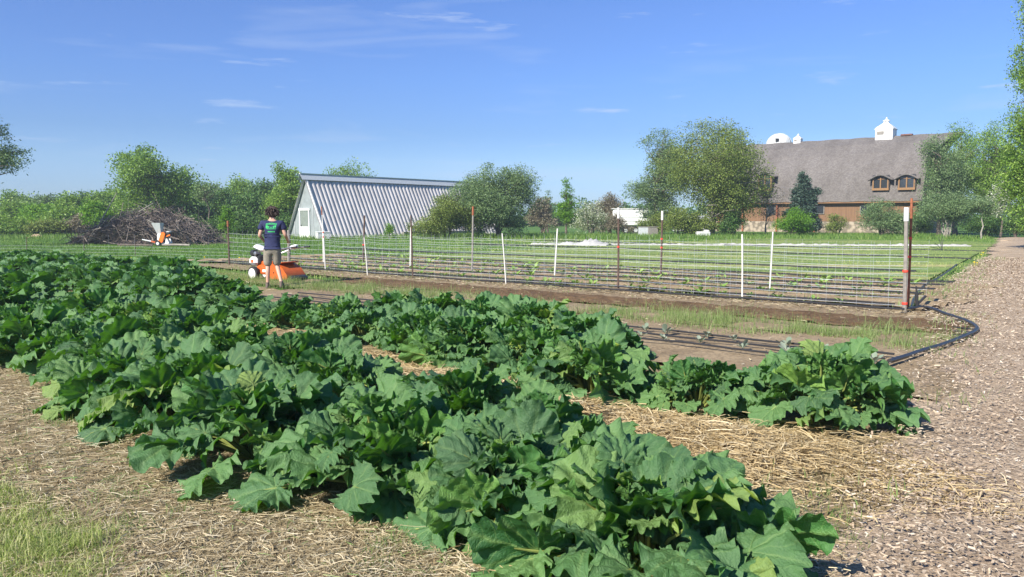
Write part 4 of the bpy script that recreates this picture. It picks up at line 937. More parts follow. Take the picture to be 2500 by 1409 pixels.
# ------------------------------------------------------------------ brush pile and chipper
def build_brush():
    D = 47; k = D/F; c = A(365, 596, D); c.z = 0
    g = np.random.default_rng(5); N = 2600
    m1 = leafmat('dead branches', [(0,(.09,.07,.06)),(.5,(.22,.185,.16)),(1,(.46,.40,.35))], 0, (.2,.2,.2), .85)
    hw = 152*k; Hh = 80*k
    px = g.uniform(-1,1,N)*hw; py = g.uniform(-1,1,N)*hw*.55
    env = Hh*np.clip(1-(np.abs(px)/hw)**2.0,0,1)**.75*np.sqrt(np.clip(1-(py/(hw*.6))**2,0,1))*(.85+.3*vnoise(px,py,1.1,2))
    pz = env*g.random(N)**.5
    a = g.uniform(0,2*PI,N); pit = g.normal(0.08,.55,N) ; ln = g.uniform(.5,2.6,N); K = 5
    # branches lie along the slope of the heap
    slope = -np.sign(px)*(np.abs(px)/hw)**1.2*.9*np.cos(a); pit = pit*.7 + slope*.8
    P = np.empty((N,K,3)); P[:,0] = np.stack([px-np.cos(a)*ln/2, py-np.sin(a)*ln/2, pz-np.sin(pit)*ln/2],-1)
    cv = g.normal(0,.5,N)
    for j in range(1,K):
        ang = a+cv*(j/K-.5); pp = pit+g.normal(0,.18,N); stp = ln/(K-1)
        P[:,j] = P[:,j-1]+np.stack([np.cos(ang)*np.cos(pp)*stp, np.sin(ang)*np.cos(pp)*stp, np.sin(pp)*stp],-1)
    P[:,:,2] = np.maximum(P[:,:,2], .02)
    w = g.uniform(.02,.06,N)[:,None]*np.linspace(1,.3,K)[None,:]
    w[:40] *= 1.8
    sd = g.normal(size=(N,3)); sd /= np.linalg.norm(sd,axis=1)[:,None]
    # two crossed ribbons per branch give it body
    P2 = np.concatenate([P,P]); w2 = np.concatenate([w,w]); ax = P[:,1]-P[:,0]; ax /= np.linalg.norm(ax,axis=1)[:,None]
    s1 = np.cross(ax, sd); s1 /= np.linalg.norm(s1,axis=1)[:,None]; s2 = np.cross(ax, s1); S2 = np.concatenate([s1,s2])
    vv = np.clip(g.normal(.45,.22,N),0,1)
    root = empty('brush_pile', c, 0, label='big heap of cut dead branches at the far edge of the grass', cat='brush pile')
    strips('branches', P2, w2, S2, [m1], np.concatenate([vv,vv]), root)
    # dark core of packed twigs
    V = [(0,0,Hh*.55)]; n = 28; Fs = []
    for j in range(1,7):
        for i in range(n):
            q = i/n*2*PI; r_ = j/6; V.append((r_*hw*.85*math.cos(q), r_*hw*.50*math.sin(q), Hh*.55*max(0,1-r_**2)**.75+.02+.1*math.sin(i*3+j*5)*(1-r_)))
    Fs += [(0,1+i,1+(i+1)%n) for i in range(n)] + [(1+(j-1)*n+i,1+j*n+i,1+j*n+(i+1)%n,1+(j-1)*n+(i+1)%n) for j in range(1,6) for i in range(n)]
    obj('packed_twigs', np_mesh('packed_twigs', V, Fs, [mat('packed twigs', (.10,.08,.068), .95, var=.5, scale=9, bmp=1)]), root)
    for a_, b_, r_ in (((-95*k,-1.5,.9),(-50*k,-1.2,3.0),.05),((-110*k,-1.8,.2),(-60*k,-1.6,1.7),.04),((20*k,-2.2,1.9),(52*k,-2.1,2.4),.035),((50*k,-2.7,1.4),(105*k,-2.5,.75),.04)): MB().tube([a_, b_], r_, 6, r2=.4*r_).build('long_pole', M['greyw'], root)
    for i,(u,v,l) in enumerate([(268,598,1.7)]):
        p = A(u,590,45.5); p.z=0
    # chipper
    p = A(400, 602, 43.2); p.z = 0; s = 43.2/F
    ch = empty('wood_chipper', p, 0, label='white and orange wood chipper standing before the brush pile', cat='chipper')
    W = M['white']
    def fr(poly, y0, y1): return poly
    hop = MB(); q = lambda dx, dv: (dx*s, dv*s)
    # square funnel
    def funnel(mb, cx, z0, w0, z1, w1, dpt0, dpt1, cx1):
        vs = [(cx+a*w0/2, b*dpt0/2, z0) for a,b in ((-1,-1),(1,-1),(1,1),(-1,1))]+[(cx1+a*w1/2, b*dpt1/2, z1) for a,b in ((-1,-1),(1,-1),(1,1),(-1,1))]
        mb.add(vs, [[0,1,2,3],[0,4,5,1],[1,5,6,2],[2,6,7,3],[3,7,4,0]])
        vi = [(Vector(v)-Vector(((cx1 if i>3 else cx),0,0)))*.94+Vector(((cx1 if i>3 else cx),0,.02 if i < 4 else 0.0)) for i, v in enumerate(vs)]
        for i in range(4,8): vi[i].z = z1
        mb.add(vi, [[3,2,1,0],[1,5,4,0],[2,6,5,1],[3,7,6,2],[0,4,7,3]])
        mb.add([vs[i] for i in (4,5,6,7)]+[vi[i] for i in (4,5,6,7)], [[0,1,5,4],[1,2,6,5],[2,3,7,6],[3,0,4,7]])
    funnel(hop, -8*s, 28*s, 8*s, 56*s, 21*s, .2, .5, -13*s); hop.build('hopper', M['grey'], ch)
    MB().box((-7*s,0,21*s), (11*s,.32,16*s), bev=.03).build('housing', W, ch)
    MB().box((4*s,-.05,5*s), (26*s,.30,5*s), Matrix.Rotation(.22,3,'Y'), bev=.02).build('base_frame', W, ch)
    bc = MB(); n = 10; pl = []
    for i in range(n+1): a = -PI/2+PI*i/n; pl.append((math.cos(a)*5*s*1.0, 0, 8*s+math.sin(a)*5*s) )
    ax = Matrix.Rotation(R(20),3,'Y')
    outl = [Vector((math.sin(a)*5*s, 0, 8.5*s+math.cos(a)*5*s)) for a in np.linspace(-PI/2,PI/2,9)] + [Vector((-math.sin(a)*5*s,0,-8.5*s-math.cos(a)*5*s)) for a in np.linspace(-PI/2,PI/2,9)]
    bc.prism([ax@v for v in outl], (1*s,-.28,21*s), (0,.12,0)); bc.build('belt_cover', M['brightorange'], ch)
    lg = MB(); lg.prism([(8*s,0,0),(17*s,0,8*s),(12*s,0,19*s),(9*s,0,17*s),(7*s,0,4*s)], (0,-.2,0), (0,.06,0)).prism([(8*s,0,0),(17*s,0,8*s),(12*s,0,19*s),(9*s,0,17*s),(7*s,0,4*s)], (0,.2,0), (0,.06,0)); lg.build('discharge_chute', W, ch)
    e = MB().box((13*s,0,28*s),(11*s,.34,9*s),bev=.03).build('engine', M['tyre'], ch)
    MB().box((14*s,-.02,34.5*s),(9*s,.26,4*s),bev=.03).build('fuel_tank', M['grey'], e)
    MB().box((15*s,-.16,25*s),(11*s,.1,4*s),Matrix.Rotation(-.35,3,'Y'),bev=.02).build('engine_shroud', M['brightorange'], e)
    for y in (-.3,.3):
        w = MB().lathe([(.15,-.05),(.15,.05)], (-8*s,y,.15), 16, Matrix.Rotation(PI/2,3,'X')).build('wheel', M['tyre'], ch); MB().lathe([(.08,-.06),(.08,.06)], (-8*s,y,.15), 12, Matrix.Rotation(PI/2,3,'X')).build('rim', W, w)
    MB().tube([(-6*s,-.1,7*s),(-48*s,-.2,16*s)], .035, 8).build('tow_bar', W, ch)
    MB().box((-22*s,-.16,10.5*s),(10*s,.05,.08),Matrix.Rotation(.22,3,'Y')).build('bar_clamp', M['orange'], ch)
    # loose boards on the grass in front
    for i,(u,v,ln,lab,m_) in enumerate([(430,601,1.5,'pale plank lying flat right in front of the chipper',M['paleb']),(330,597,1.9,'brown log lying in the grass left of the chipper',M['bark'])]):
        p = A(u,v,42.6-i*.4); p.z = .06; o = MB().tube([(-ln/2,0,.02),(0,.02,.03),(ln/2,0,.01)], .06, 7).build('log' if i else 'plank', m_, label=lab, cat='log' if i else 'plank'); o.location = p
build_brush()

# ------------------------------------------------------------------ net fences
def build_fences():
    def netting(pts, h, nh, dv, tw, root, name='netting', sag=.02):
        P, W, S = [], [], []
        hs = [h*f for f in (0.05,.14,.24,.34,.45,.56,.67,.78,.89,1.0)][:nh]
        segs = []
        for a, b in zip(pts[:-1], pts[1:]):
            a = Vector(a); b = Vector(b); ln = (b-a).length; n = max(2, int(ln/dv)); grid = []
            for i in range(n+1):
                f = i/n; p = a.lerp(b, f); sg = sag*4*f*(1-f); grid.append((p, sg))
            segs.append(grid)
        mb = MB()
        for grid in segs:
            for hz in hs:
                for i in range(len(grid)-1):
                    (p, s0), (q, s1) = grid[i], grid[i+1]
                    z0 = hz - s0*hz/h*1.5 + random.uniform(-.008,.008); P.append([(p.x,p.y,p.z+hz-s0*hz*1.5),(q.x,q.y,q.z+hz-s1*hz*1.5)]); W.append(tw*1.25); S.append((0,0,1))
            for (p, s0) in grid:
                jx = random.uniform(-.02,.02); P.append([(p.x,p.y,p.z+.02),(p.x+jx,p.y+jx,p.z+h*(1-1.5*s0))]); W.append(tw*.85); S.append('v')
        P = np.array(P); W = np.array(W); d = P[:,1]-P[:,0]; d /= np.linalg.norm(d,axis=1)[:,None]
        rr_ = np.random.default_rng(1); ref = np.tile([0.3,-1,.2],(len(P),1)); s1 = np.cross(d, ref); s1 /= np.linalg.norm(s1,axis=1)[:,None]; s2 = np.cross(d, s1)
        strips(name, np.concatenate([P,P]), np.concatenate([W,W])[:,None]*np.ones((1,2)), np.concatenate([s1,s2]), [M['net']], None, root)
    def stake(root, u, vb, vt, m, r, lean=0, cap=None, name='stake', ties=()):
        b = G(u, vb); t = A(u+lean, vt, b.y); t.z = A(u+lean, vt, b.y).z
        o = MB().tube([b-Vector((0,0,.05)), b.lerp(t,.5)+Vector((.004,0,0)), t], r, 8, r2=r*.9).build(name, m, root)
        if cap:
            c0 = b.lerp(t, .88); MB().tube([c0, t+Vector((0,0,.01))], r*1.12, 8).build('painted_top', cap, o)
        for f in ties:
            c = b.lerp(t, f); MB().tube([c-Vector((0,0,.018)), c+Vector((0,0,.018))], r*1.3, 8).build('tie', M['red'], o)
        return b
    # front line
    root = empty('net_fence', G(1508,718), 0, label='nearer white net fence running from the rusty corner post to the far left', cat='fence', group='net fences round the soil plot')
    org = root.location.copy()
    def R0(root):    # children are built in world space: shift them back
        for c in root.children: c.location = -root.location
    Bs = []
    Bs.append(stake(root, 2208, 772, 508, M['greyw'], .034, 5, M['white'], ties=(.02,.42,.12)))
    stake(root, 2216, 768, 484, M['rust'], .022, 10, None, ties=(.50,.66,.03))
    Bs.append(stake(root, 1812, 743, 572, M['stake_white'], .015))
    Bs.append(stake(root, 1509, 717, 508, M['stake_dark'], .022, 1, M['stake_white'], ties=(.55,)))
    Bs.append(stake(root, 1236, 702, 570, M['stake_white'], .014, -10))
    Bs.append(stake(root, 1008, 686, 526, M['stake_dark'], .019, -5))
    Bs.append(stake(root, 898, 679, 580, M['stake_white'], .014, -9))
    Bs.append(stake(root, 795, 668, 505, M['stake_white'], .015, -10, M['rust'], ties=(.62,.55)))
    Bs.append(stake(root, 705, 662, 562, M['greyw'], .05))
    Bs.append(stake(root, 560, 652, 540, M['stake_dark'], .03, -4, M['rust']))
    netting([Vector(b) for b in Bs], 1.22, 9, .24, .0038, root)
    R0(root)
    root = empty('net_fence', G(1355,684), 0, label='farther white net fence parallel behind the first one, across the soil plot', cat='fence', group='net fences round the soil plot')
    Bs = [G(2260,745)]
    Bs.append(stake(root, 1878, 722, 566, M['stake_white'], .015, 9))
    Bs.append(stake(root, 1613, 692, 516, M['stake_dark'], .024, 4, M['stake_white'], ties=(.62,.5)))
    Bs.append(stake(root, 1353, 684, 558, M['stake_white'], .019, 8))
    Bs.append(stake(root, 1152, 676, 505, M['greyw'], .026, 3, M['rust']))
    Bs.append(stake(root, 1001, 665, 555, M['stake_white'], .02, 2))
    Bs.append(stake(root, 886, 656, 526, M['stake_dark'], .03, 4, None, ties=(.45,)))
    Bs.append(stake(root, 790, 650, 560, M['stake_white'], .022, -2))
    netting([Vector(b) for b in Bs], 1.18, 9, .30, .0034, root)
    R0(root)
    # thin far net on the left grass
    root = empty('net_fence', G(300,645), 0, label='faint thin net fence on dark rods across the left grass', cat='fence')
    Bs = [G(560,650)]
    for u in (330, 205, 65, -60): Bs.append(stake(root, u, 643-(560-u)*.012, 578, M['stake_dark'], .012))
    netting(Bs, 1.0, 6, .9, .003, root)
    R0(root)
build_fences()

# ------------------------------------------------------------------ hoses, drip lines
def smooth_path(pts, n=8):
    out = []; P = [Vector(p) for p in pts]
    for i in range(len(P)-1):
        p0 = P[max(i-1,0)]; p1 = P[i]; p2 = P[i+1]; p3 = P[min(i+2,len(P)-1)]
        for k in range(n):
            t = k/n; out.append(.5*((2*p1)+(p2-p0)*t+(2*p0-5*p1+4*p2-p3)*t*t+(3*p1-p0-3*p2+p3)*t**3))
    out.append(P[-1]); return out
def build_hoses():
    z = lambda p, h=.12: Vector((p.x, p.y, h))
    pts = [z(G(u,v)) for u,v in [(2216,772),(2262,768),(2310,786),(2350,800),(2378,815),(2382,828),(2350,845),(2300,866),(2250,882),(2215,895),(2170,910)]]
    MB().tube(smooth_path(pts), .026, 10).build('header_hose', M['black'], label='thick black hose looping from the corner post over the wood chips', cat='hose')
    pts = [z(G(u,v)) for u,v in [(2225,770),(2232,742),(2255,712),(2290,690),(2320,668),(2335,655)]] 
    MB().tube(smooth_path(pts), .024, 8).build('header_hose', M['black'], label='black hose running back from the corner post along the path edge', cat='hose')
    v = MB(); b = z(G(2238,768),.14); v.tube([b, b+Vector((-.02,0,.22))], .028, 8).tube([b+Vector((0,0,.03)), b+Vector((.16,.05,.16))], .022, 8).tube([b+Vector((-.02,0,.22)), b+Vector((-.03,0,.33))], .014, 8)
    v.build('valve_fitting', M['black'], label='upright black valve fitting at the foot of the corner post', cat='valve')
    s_ = MB(); c = z(G(2300,612),.02)
    for dx, dz in ((-.35,.35),(-.15,.62),(.1,.5),(-.5,.15),(.02,.68)): s_.tube([c, c+Vector((dx*.5,.1,dz*.7)), c+Vector((dx,.1,dz))], .012, 5)
    s_.build('tangled_drip_ends', M['black'], label='bunch of dark tube ends sticking up beside the far path edge', cat='tubing')
    for k,(va,vb) in enumerate([(822,818),(829,828),(836,838)]):
        MB().tube([z(G(2376,va+3),.115), z(G(2325,vb),.11)], .010, 6).build('drip_stub', M['black'], label='short drip stub off the hose bend, %s of three' % ['farthest','middle','nearest'][k], cat='tubing', group='drip stubs at the hose bend')
    # drip tapes along rows
    def tape(s0, s1, t, zz, lab, grp, wob=.03, w=.016):
        n = int((s1-s0)/.25); P = []
        for i in range(n+1):
            s = s0+(s1-s0)*i/n; P.append(ff(s, t+wob*mnoise.noise((s*.5, t*3, 0))*2, zz+.012*mnoise.noise((s*1.3,t,2))))
        MB().tube(P, w, 6).build('drip_line', M['tape'], label=lab, cat='drip line', group=grp)
    for i,t in enumerate((8.35, 8.75, 9.15)):
        tape(2.1, 13, t, .115, '%s of three black drip lines across the bare seedling bed' % ['nearest','middle','farthest'][i], 'drip lines in the seedling bed', w=.013)
    k = 0; on = ['first','second','third','fourth','fifth','sixth','seventh','eighth','ninth','tenth','eleventh','twelfth']
    for t in (13.95, 14.15, 15.2, 15.4, 16.3, 16.55, 17.5, 17.7, 18.6, 18.8, 19.7, 19.9):
        tape(3.0+.02*t, 24, t, .15, '%s black drip line behind the near net, counted from the fence' % on[k], 'drip lines in the fenced plot', .05, w=.013); k += 1
    tape(3.0, 23, 13.55, .13, 'long black hose lying along the foot of the near net fence', None, .05, w=.018)
build_hoses()

# ------------------------------------------------------------------ seedlings
def build_seedlings():
    def tuft_mesh(name, seed, n, ln, m, wide=.4, up=.6):
        g = random.Random(seed); V = []; Fs = []; var = []
        for i in range(n):
            a = i*2.4+g.uniform(-.3,.3); e = g.uniform(up-.3, up+.3); l = ln*g.uniform(.6,1.15); w = l*wide
            d = Vector((math.cos(a)*math.cos(e), math.sin(a)*math.cos(e), math.sin(e))); s = Vector((-math.sin(a), math.cos(a), 0)); b0 = len(V); st = d*l*.35
            pts = [(0,0),(.0,.05)]
            rowsL = [(.30,.10,0),(.5,.42,.0),(.75,.5,-.03),(1.0,.12,-.10)]
            V.append(Vector((0,0,0))); var.append(g.random())
            for f, ww, dz in rowsL:
                c = d*l*f+Vector((0,0,dz*l)); V += [c-s*w*ww+Vector((0,0,.06*l)), c, c+s*w*ww+Vector((0,0,.06*l))]; var += [var[-1]]*3
            Fs += [(b0,b0+1,b0+2),(b0,b0+2,b0+3)]
            for q in range(3): k = b0+1+q*3; Fs += [(k,k+3,k+4,k+1),(k+1,k+4,k+5,k+2)]
        return np_mesh(name, [tuple(v) for v in V], Fs, [m], {'var': var})
    br = [tuft_mesh('seedling', 60+i, 7, .17, M['brassica'], .42, .75) for i in range(4)]
    g = random.Random(4)
    for i in range(26):
        row = i % 2; s = 2.2+(i//2)*.46+row*.2+g.uniform(-.1,.1); t = 8.55+row*.45+g.uniform(-.05,.05); p = ff(s,t,.09)
        o = obj('cabbage_seedling', br[g.randrange(4)], None, label='silvery young cabbage seedling wilting between the near drip lines', cat='seedling', group='young cabbages in the bare bed'); o.location = p; o.rotation_euler = (g.uniform(-.2,.2),g.uniform(-.2,.2),g.random()*6.28); q = g.uniform(.55,.95); o.scale = (q,q,q)
    gm = [tuft_mesh('seedling', 80+i, 8, .15, M['seedling'], .4, .6) for i in range(5)]
    n = 0
    for t in (14.05,15.3,16.42,17.6,18.7):
        s = 3.6
        while s < 22:
            s += g.uniform(.2,.6)
            if n >= 230 or g.random() < .10: continue
            o = obj('bean_seedling', gm[g.randrange(5)], None, label='small bright green seedling in the drip line rows behind the net', cat='seedling', group='seedlings in the fenced plot'); o.location = ff(s, t+g.uniform(-.09,.09), .11); o.rotation_euler = (0,0,g.random()*6.28); q = g.uniform(.7,1.6); o.scale = (q,q,q); n += 1
build_seedlings()

# ------------------------------------------------------------------ row cover strip
def build_cover():
    mt = mat('white row cover cloth', (.42,.41,.39), .8, var=.15, scale=3)
    def roll(name, a, b, n, hf, wf, label):
        V = []; Fs = []; K = 9
        for i in range(n+1):
            f = i/n; p = a.lerp(b, f); h = hf(f); w = wf(f)
            for k in range(K):
                q = k/(K-1)*PI; V.append(p + NF*(math.cos(q)*w) + Vector((0,0,math.sin(q)*h*(1+.25*math.sin(i*1.7+k*2.1))+.01)))
        for i in range(n):
            for k in range(K-1): a0 = i*K+k; Fs.append((a0,a0+1,a0+K+1,a0+K))
        Fs += [tuple(range(K)), tuple(n*K+k for k in range(K))]
        return obj(name, np_mesh(name, [tuple(v) for v in V], Fs, [mt]), None, label=label, cat='row cover')
    a = G(2372,603); b = G(1300,598)
    nz = lambda f, s: mnoise.noise((f*s, 3.1, .5))
    roll('row_cover', a, b, 260, lambda f: .07+.09*abs(nz(f,60))+.04*nz(f,15), lambda f: .16+.10*nz(f,40), 'long crumpled strip of white row cover lying across the far field')
    a = G(1500,600); b = G(1375,598)
    roll('row_cover_heap', a-NF*.5, b-NF*.5, 40, lambda f: .09+.26*math.exp(-((f-.35)/.16)**2)+.10*math.exp(-((f-.8)/.1)**2), lambda f: .35+.35*math.exp(-((f-.35)/.2)**2), 'bunched heap of white row cover cloth at the left of the strip')
    # dark mulch lines in the field
    for t, lab in ((41.1,'thin dark line of hose along the foot of the row cover strip'),(24.6,'low dark furrow line across the green field, nearer'),(33.5,'low dark furrow line across the green field, farther')):
        P = [ff(5.2+i*.6, t+.12*mnoise.noise((i*.3,t,0)), .03) for i in range(44)]
        MB().tube(P, .05, 5).build('furrow_hose', M['tape'], label=lab, cat='hose', group='hoses in the far field')
    # blue barrel-less yellow flowers dots are part of the grass
build_cover()

# ------------------------------------------------------------------ walking tractor with rear tiller
def build_tiller():
    base = G(662, 694); base = Vector((base.x-.10, base.y+.62, .02))
    th = math.atan2(DF.y*.75, DF.x)
    t = empty('rotary_tiller', base, th, label='orange and white two-wheeled tiller chewing the strip beside the person', cat='tiller')
    O, W, K = M['orange'], M['white'], M['black']
    t.scale = (.82,.82,.88)
    # local x forward (to the left of the picture), y to the machine's left (towards viewer is +y... ) z up
    for y in (-.26,.26):
        w = MB().lathe([(.12,-.06),(.20,-.055),(.21,0),(.20,.055),(.12,.06)], (.62,y,.21), 20, Matrix.Rotation(PI/2,3,'X')).build('wheel', M['tyre'], t)
        MB().lathe([(.15,-.068),(.13,-.03),(.04,-.05),(.04,.05),(.13,.03),(.15,.068)], (.62,y,.21), 16, Matrix.Rotation(PI/2,3,'X')).build('rim', W, w)
    MB().tube([(.62,-.26,.21),(.62,.26,.21)], .025, 8).build('axle', K, t)
    MB().box((.35,0,.36),(.62,.26,.24),bev=.05).box((.42,0,.50),(.3,.2,.12),bev=.03).build('gearbox', O, t)
    pn = MB().box((.20,.17,.30),(.42,.08,.22),bev=.03).build('side_panel', O, t); MB().box((.20,.213,.30),(.16,.008,.07)).build('badge_plate', W, pn)
    # tiller hood: rounded trapezoid
    hd = MB(); pr = [(-.15,.50),(-.45,.52),(-.72,.42),(-.92,.22),(-.94,.10),(-.80,.09),(-.12,.10),(-.08,.30)]
    hd.prism([(x,0,z) for x,z in pr], (0,-.36,0), (0,.72,0)); hd.build('tiller_hood', O, t)
    MB().box((-.5,0,.53),(.40,.66,.03),Matrix.Rotation(.15,3,'Y'),bev=.01).build('hood_top_plate', O, t)
    tn = MB()
    for i in range(7):
        y = -.33+i*.11; a = i*.9
        for q in range(4): b = a+q*PI/2; tn.tube([(-.48,y,.12),(-.48+.15*math.cos(b),y,.12+.15*math.sin(b)),(-.48+.20*math.cos(b+.3),y+.04,.12+.20*math.sin(b+.3))], .014, 5)
    tn.build('tines', K, t)
    MB().box((-1.02,0,.12),(.16,.6,.16),Matrix.Rotation(-.4,3,'Y'),bev=.03).build('rear_flap', K, t)
    # engine
    e = MB().box((.62,0,.60),(.34,.34,.26),bev=.04).build('engine', K, t)
    MB().box((.70,.14,.56),(.36,.22,.24),bev=.07).build('engine_cover', W, e)
    MB().box((.68,.256,.56),(.10,.006,.08)).build('decal', M['orange'], e)
    MB().lathe([(.02,-.10),(.085,-.09),(.095,0),(.085,.09),(.02,.10)], (.76,.10,.78), 14, Matrix.Rotation(PI/2,3,'X')).build('air_filter', K, e)
    MB().lathe([(.02,-.10),(.06,-.09),(.06,.09),(.02,.10)], (.60,.12,.77), 12, Matrix.Rotation(PI/2,3,'X')).build('muffler', M['steel'], e)
    MB().box((.58,0,.92),(.42,.28,.13),Matrix.Rotation(-.25,3,'Y'),bev=.05).build('fuel_tank', W, e)
    # handlebars
    cl = MB().tube([(.1,0,.45),(-.1,0,.72),(-.25,0,.80)], .04, 8).box((-.15,0,.74),(.2,.12,.1),bev=.02).build('handle_column', O, t)
    hb = MB()
    for y in (-.24,.24): hb.tube([(-.2,y*.25,.78),(-.45,y,.90),(-.95,y*1.05,.97),(-1.2,y*1.05,.99)], .016, 8)
    hb.tube([(-.45,-.24,.90),(-.45,.24,.90)], .014, 8); hb.build('handlebars', M['steel'], t)
    for y in (-.25,.25):
        MB().tube([(-1.02,y,.975),(-1.24,y,.99)], .024, 8).build('grip', K, t)
        MB().tube([(-.95,y,.95),(-1.2,y,.90)], .008, 6).build('clutch_lever', M['steel'], t)
    MB().box((-.75,-.1,.98),(.26,.16,.09),Matrix.Rotation(.2,3,'Y'),bev=.03).build('control_console', W, t)
    MB().tube([(.66,-.2,.7),(.75,-.35,.98),(.72,-.42,1.0)], .012, 6).build('control_lever', W, t)
build_tiller()

# ------------------------------------------------------------------ person
def skin_mesh(name, verts, edges, radii, m, levels=2, root=0):
    me = bpy.data.meshes.new('tmp'); me.from_pydata(verts, edges, []); o = bpy.data.objects.new('tmp', me); COL.objects.link(o)
    sk = o.modifiers.new('skin','SKIN'); sk.use_smooth_shade = True
    if not me.skin_vertices: me.attributes  # ensured by the modifier
    if len(me.skin_vertices) == 0:
        import bmesh; bm = bmesh.new(); bm.from_mesh(me); bm.verts.layers.skin.verify(); bm.to_mesh(me); bm.free()
    for i, r in enumerate(radii):
        r = r if isinstance(r, tuple) else (r, r); me.skin_vertices[0].data[i].radius = r; me.skin_vertices[0].data[i].use_root = (i == root)
    sb = o.modifiers.new('sub','SUBSURF'); sb.levels = levels; sb.render_levels = levels
    dg = bpy.context.evaluated_depsgraph_get(); ev = o.evaluated_get(dg); out = bpy.data.meshes.new_from_object(ev); out.name = name
    bpy.data.objects.remove(o); bpy.data.meshes.remove(me); out.materials.clear(); out.materials.append(m)
    out.polygons.foreach_set('use_smooth', [True]*len(out.polygons)); return out
def loft(rings, n=20, cap=True):
    """rings: (centre, rx, ry, tiltx) elliptical sections -> MB"""
    vs = []
    for c, rx, ry, tz in rings:
        for k in range(n):
            a = 2*PI*k/n; vs.append(Vector(c)+Vector((rx*math.cos(a), ry*math.sin(a), tz*math.sin(a))))
    m = len(rings); fs = [[i*n+k, i*n+(k+1)%n, (i+1)*n+(k+1)%n, (i+1)*n+k] for i in range(m-1) for k in range(n)]
    if cap: fs += [list(range(n))[::-1], [(m-1)*n+k for k in range(n)]]
    mb = MB(); mb.add(vs, fs, True); return mb
def build_person():
    skin = mat('skin', (.55,.32,.23), .55, var=.08, scale=20)
    shirt = mat('navy t-shirt', (.022,.028,.085), .85, var=.3, scale=9, bmp=.5)
    shorts = mat('khaki shorts', (.25,.225,.175), .9, var=.22, scale=12, bmp=.6)
    hair = mat('brown hair', (.040,.024,.017), .6, var=.5, scale=40, bmp=.8)
    shoe = mat('worn brown shoes', (.13,.10,.085), .85, var=.3)
    green = mat('green print', (.05,.55,.16), .7)
    b = G(668, 706)
    p = empty('person', (b.x, b.y, .03), R(8), label='person in navy t-shirt with green print and khaki shorts, seen from behind guiding the tiller', cat='person')
    # local: +y away from viewer (facing), x to the right
    V = [(0,0,.97),      #0 pelvis
         (0,.02,1.12),(0,.04,1.28),(0,.05,1.42),(0,.07,1.52),(0,.10,1.60),(0,.12,1.68),   #1-6 spine, chest, neck, head base, head
         (-.10,0,.90),(-.11,.03,.52),(-.115,-.04,.11),(-.115,-.06,.05),(-.12,.10,.035), # 7-11 left hip knee ankle heel toe
         (.10,0,.90),(.07,.08,.53),(.185,-.14,.16),(.195,-.17,.10),(.215,-.02,.035),  # 12-16 right
         (-.19,.04,1.42),(-.27,.0,1.16),(-.20,.24,1.02),(-.19,.31,1.00),  # 17-20 left shoulder elbow wrist palm
         (.19,.04,1.42),(.29,.0,1.17),(.30,.25,1.03),(.31,.32,1.01)]    # 21-24 right
    E = [(0,1),(1,2),(2,3),(3,4),(4,5),(5,6),(0,7),(7,8),(8,9),(9,10),(10,11),(0,12),(12,13),(13,14),(14,15),(15,16),(3,17),(17,18),(18,19),(19,20),(3,21),(21,22),(22,23),(23,24)]
    Rr = [.13,.12,.13,.12,.055,.07,.085,.085,.055,.036,.038,.028,.085,.055,.036,.038,.028,.055,.042,.027,.032,.055,.042,.027,.032]
    # calf bulges
    V += [(-.112,-.03,.36),(.115,.0,.38)]; E.remove((8,9)); E.remove((13,14)); E += [(8,25),(25,9),(13,26),(26,14)]; Rr += [.052,.052]
    # fingers: five per hand, unequal and curled round the bar
    for hand, sx in ((20,-1),(24,1)):
        w = Vector(V[hand])
        for i, (off, ln) in enumerate([(-.028,.062),(-.010,.070),(.009,.066),(.026,.052)]):
            a = len(V); V.append(tuple(w+Vector((off,.035,.0)))); V.append(tuple(w+Vector((off,.035+ln*.5,-.008)))); V.append(tuple(w+Vector((off,.030+ln*.6,-.035)))); E += [(hand,a),(a,a+1),(a+1,a+2)]; Rr += [.009,.0085,.007]
        a = len(V); V.append(tuple(w+Vector((-sx*.032,.0,-.01)))); V.append(tuple(w+Vector((-sx*.045,.03,-.03)))); E += [(hand,a),(a,a+1)]; Rr += [.010,.008]
    obj('body', skin_mesh('body', V, E, Rr, skin, 2, 0), p)
    # head shaped over the skin: face is turned away
    hd = loft([((0,.13,1.555),.045,.055,0),((0,.135,1.60),.062,.080,0),((0,.125,1.66),.076,.096,0),((0,.12,1.71),.079,.100,0),((0,.115,1.755),.068,.085,0),((0,.11,1.785),.035,.045,0)], 18)
    hd.lathe([(.012,-.03),(.016,0),(.008,.028)], (0,.232,1.655), 8)
    for sx in (-1,1): hd.lathe([(.008,-.03),(.022,-.01),(.024,.012),(.010,.03)], (sx*.080,.12,1.655), 8); hd.lathe([(.004,-.008),(.011,0),(.004,.008)], (sx*.030,.214,1.675), 8)
    hd.box((0,.212,1.612),(.045,.012,.008))
    hd.build('head', skin, p)
    # hair: shaggy cap with locks
    hm = MB(); g = random.Random(9)
    hs = loft([((0,.075,1.56),.060,.045,0),((0,.080,1.60),.085,.080,0),((0,.095,1.66),.098,.098,0),((0,.10,1.72),.100,.106,0),((0,.10,1.775),.082,.088,0),((0,.10,1.81),.045,.05,0)], 22)
    for v in hs.v: v += Vector((g.gauss(0,.006),g.gauss(0,.006),g.gauss(0,.006)))
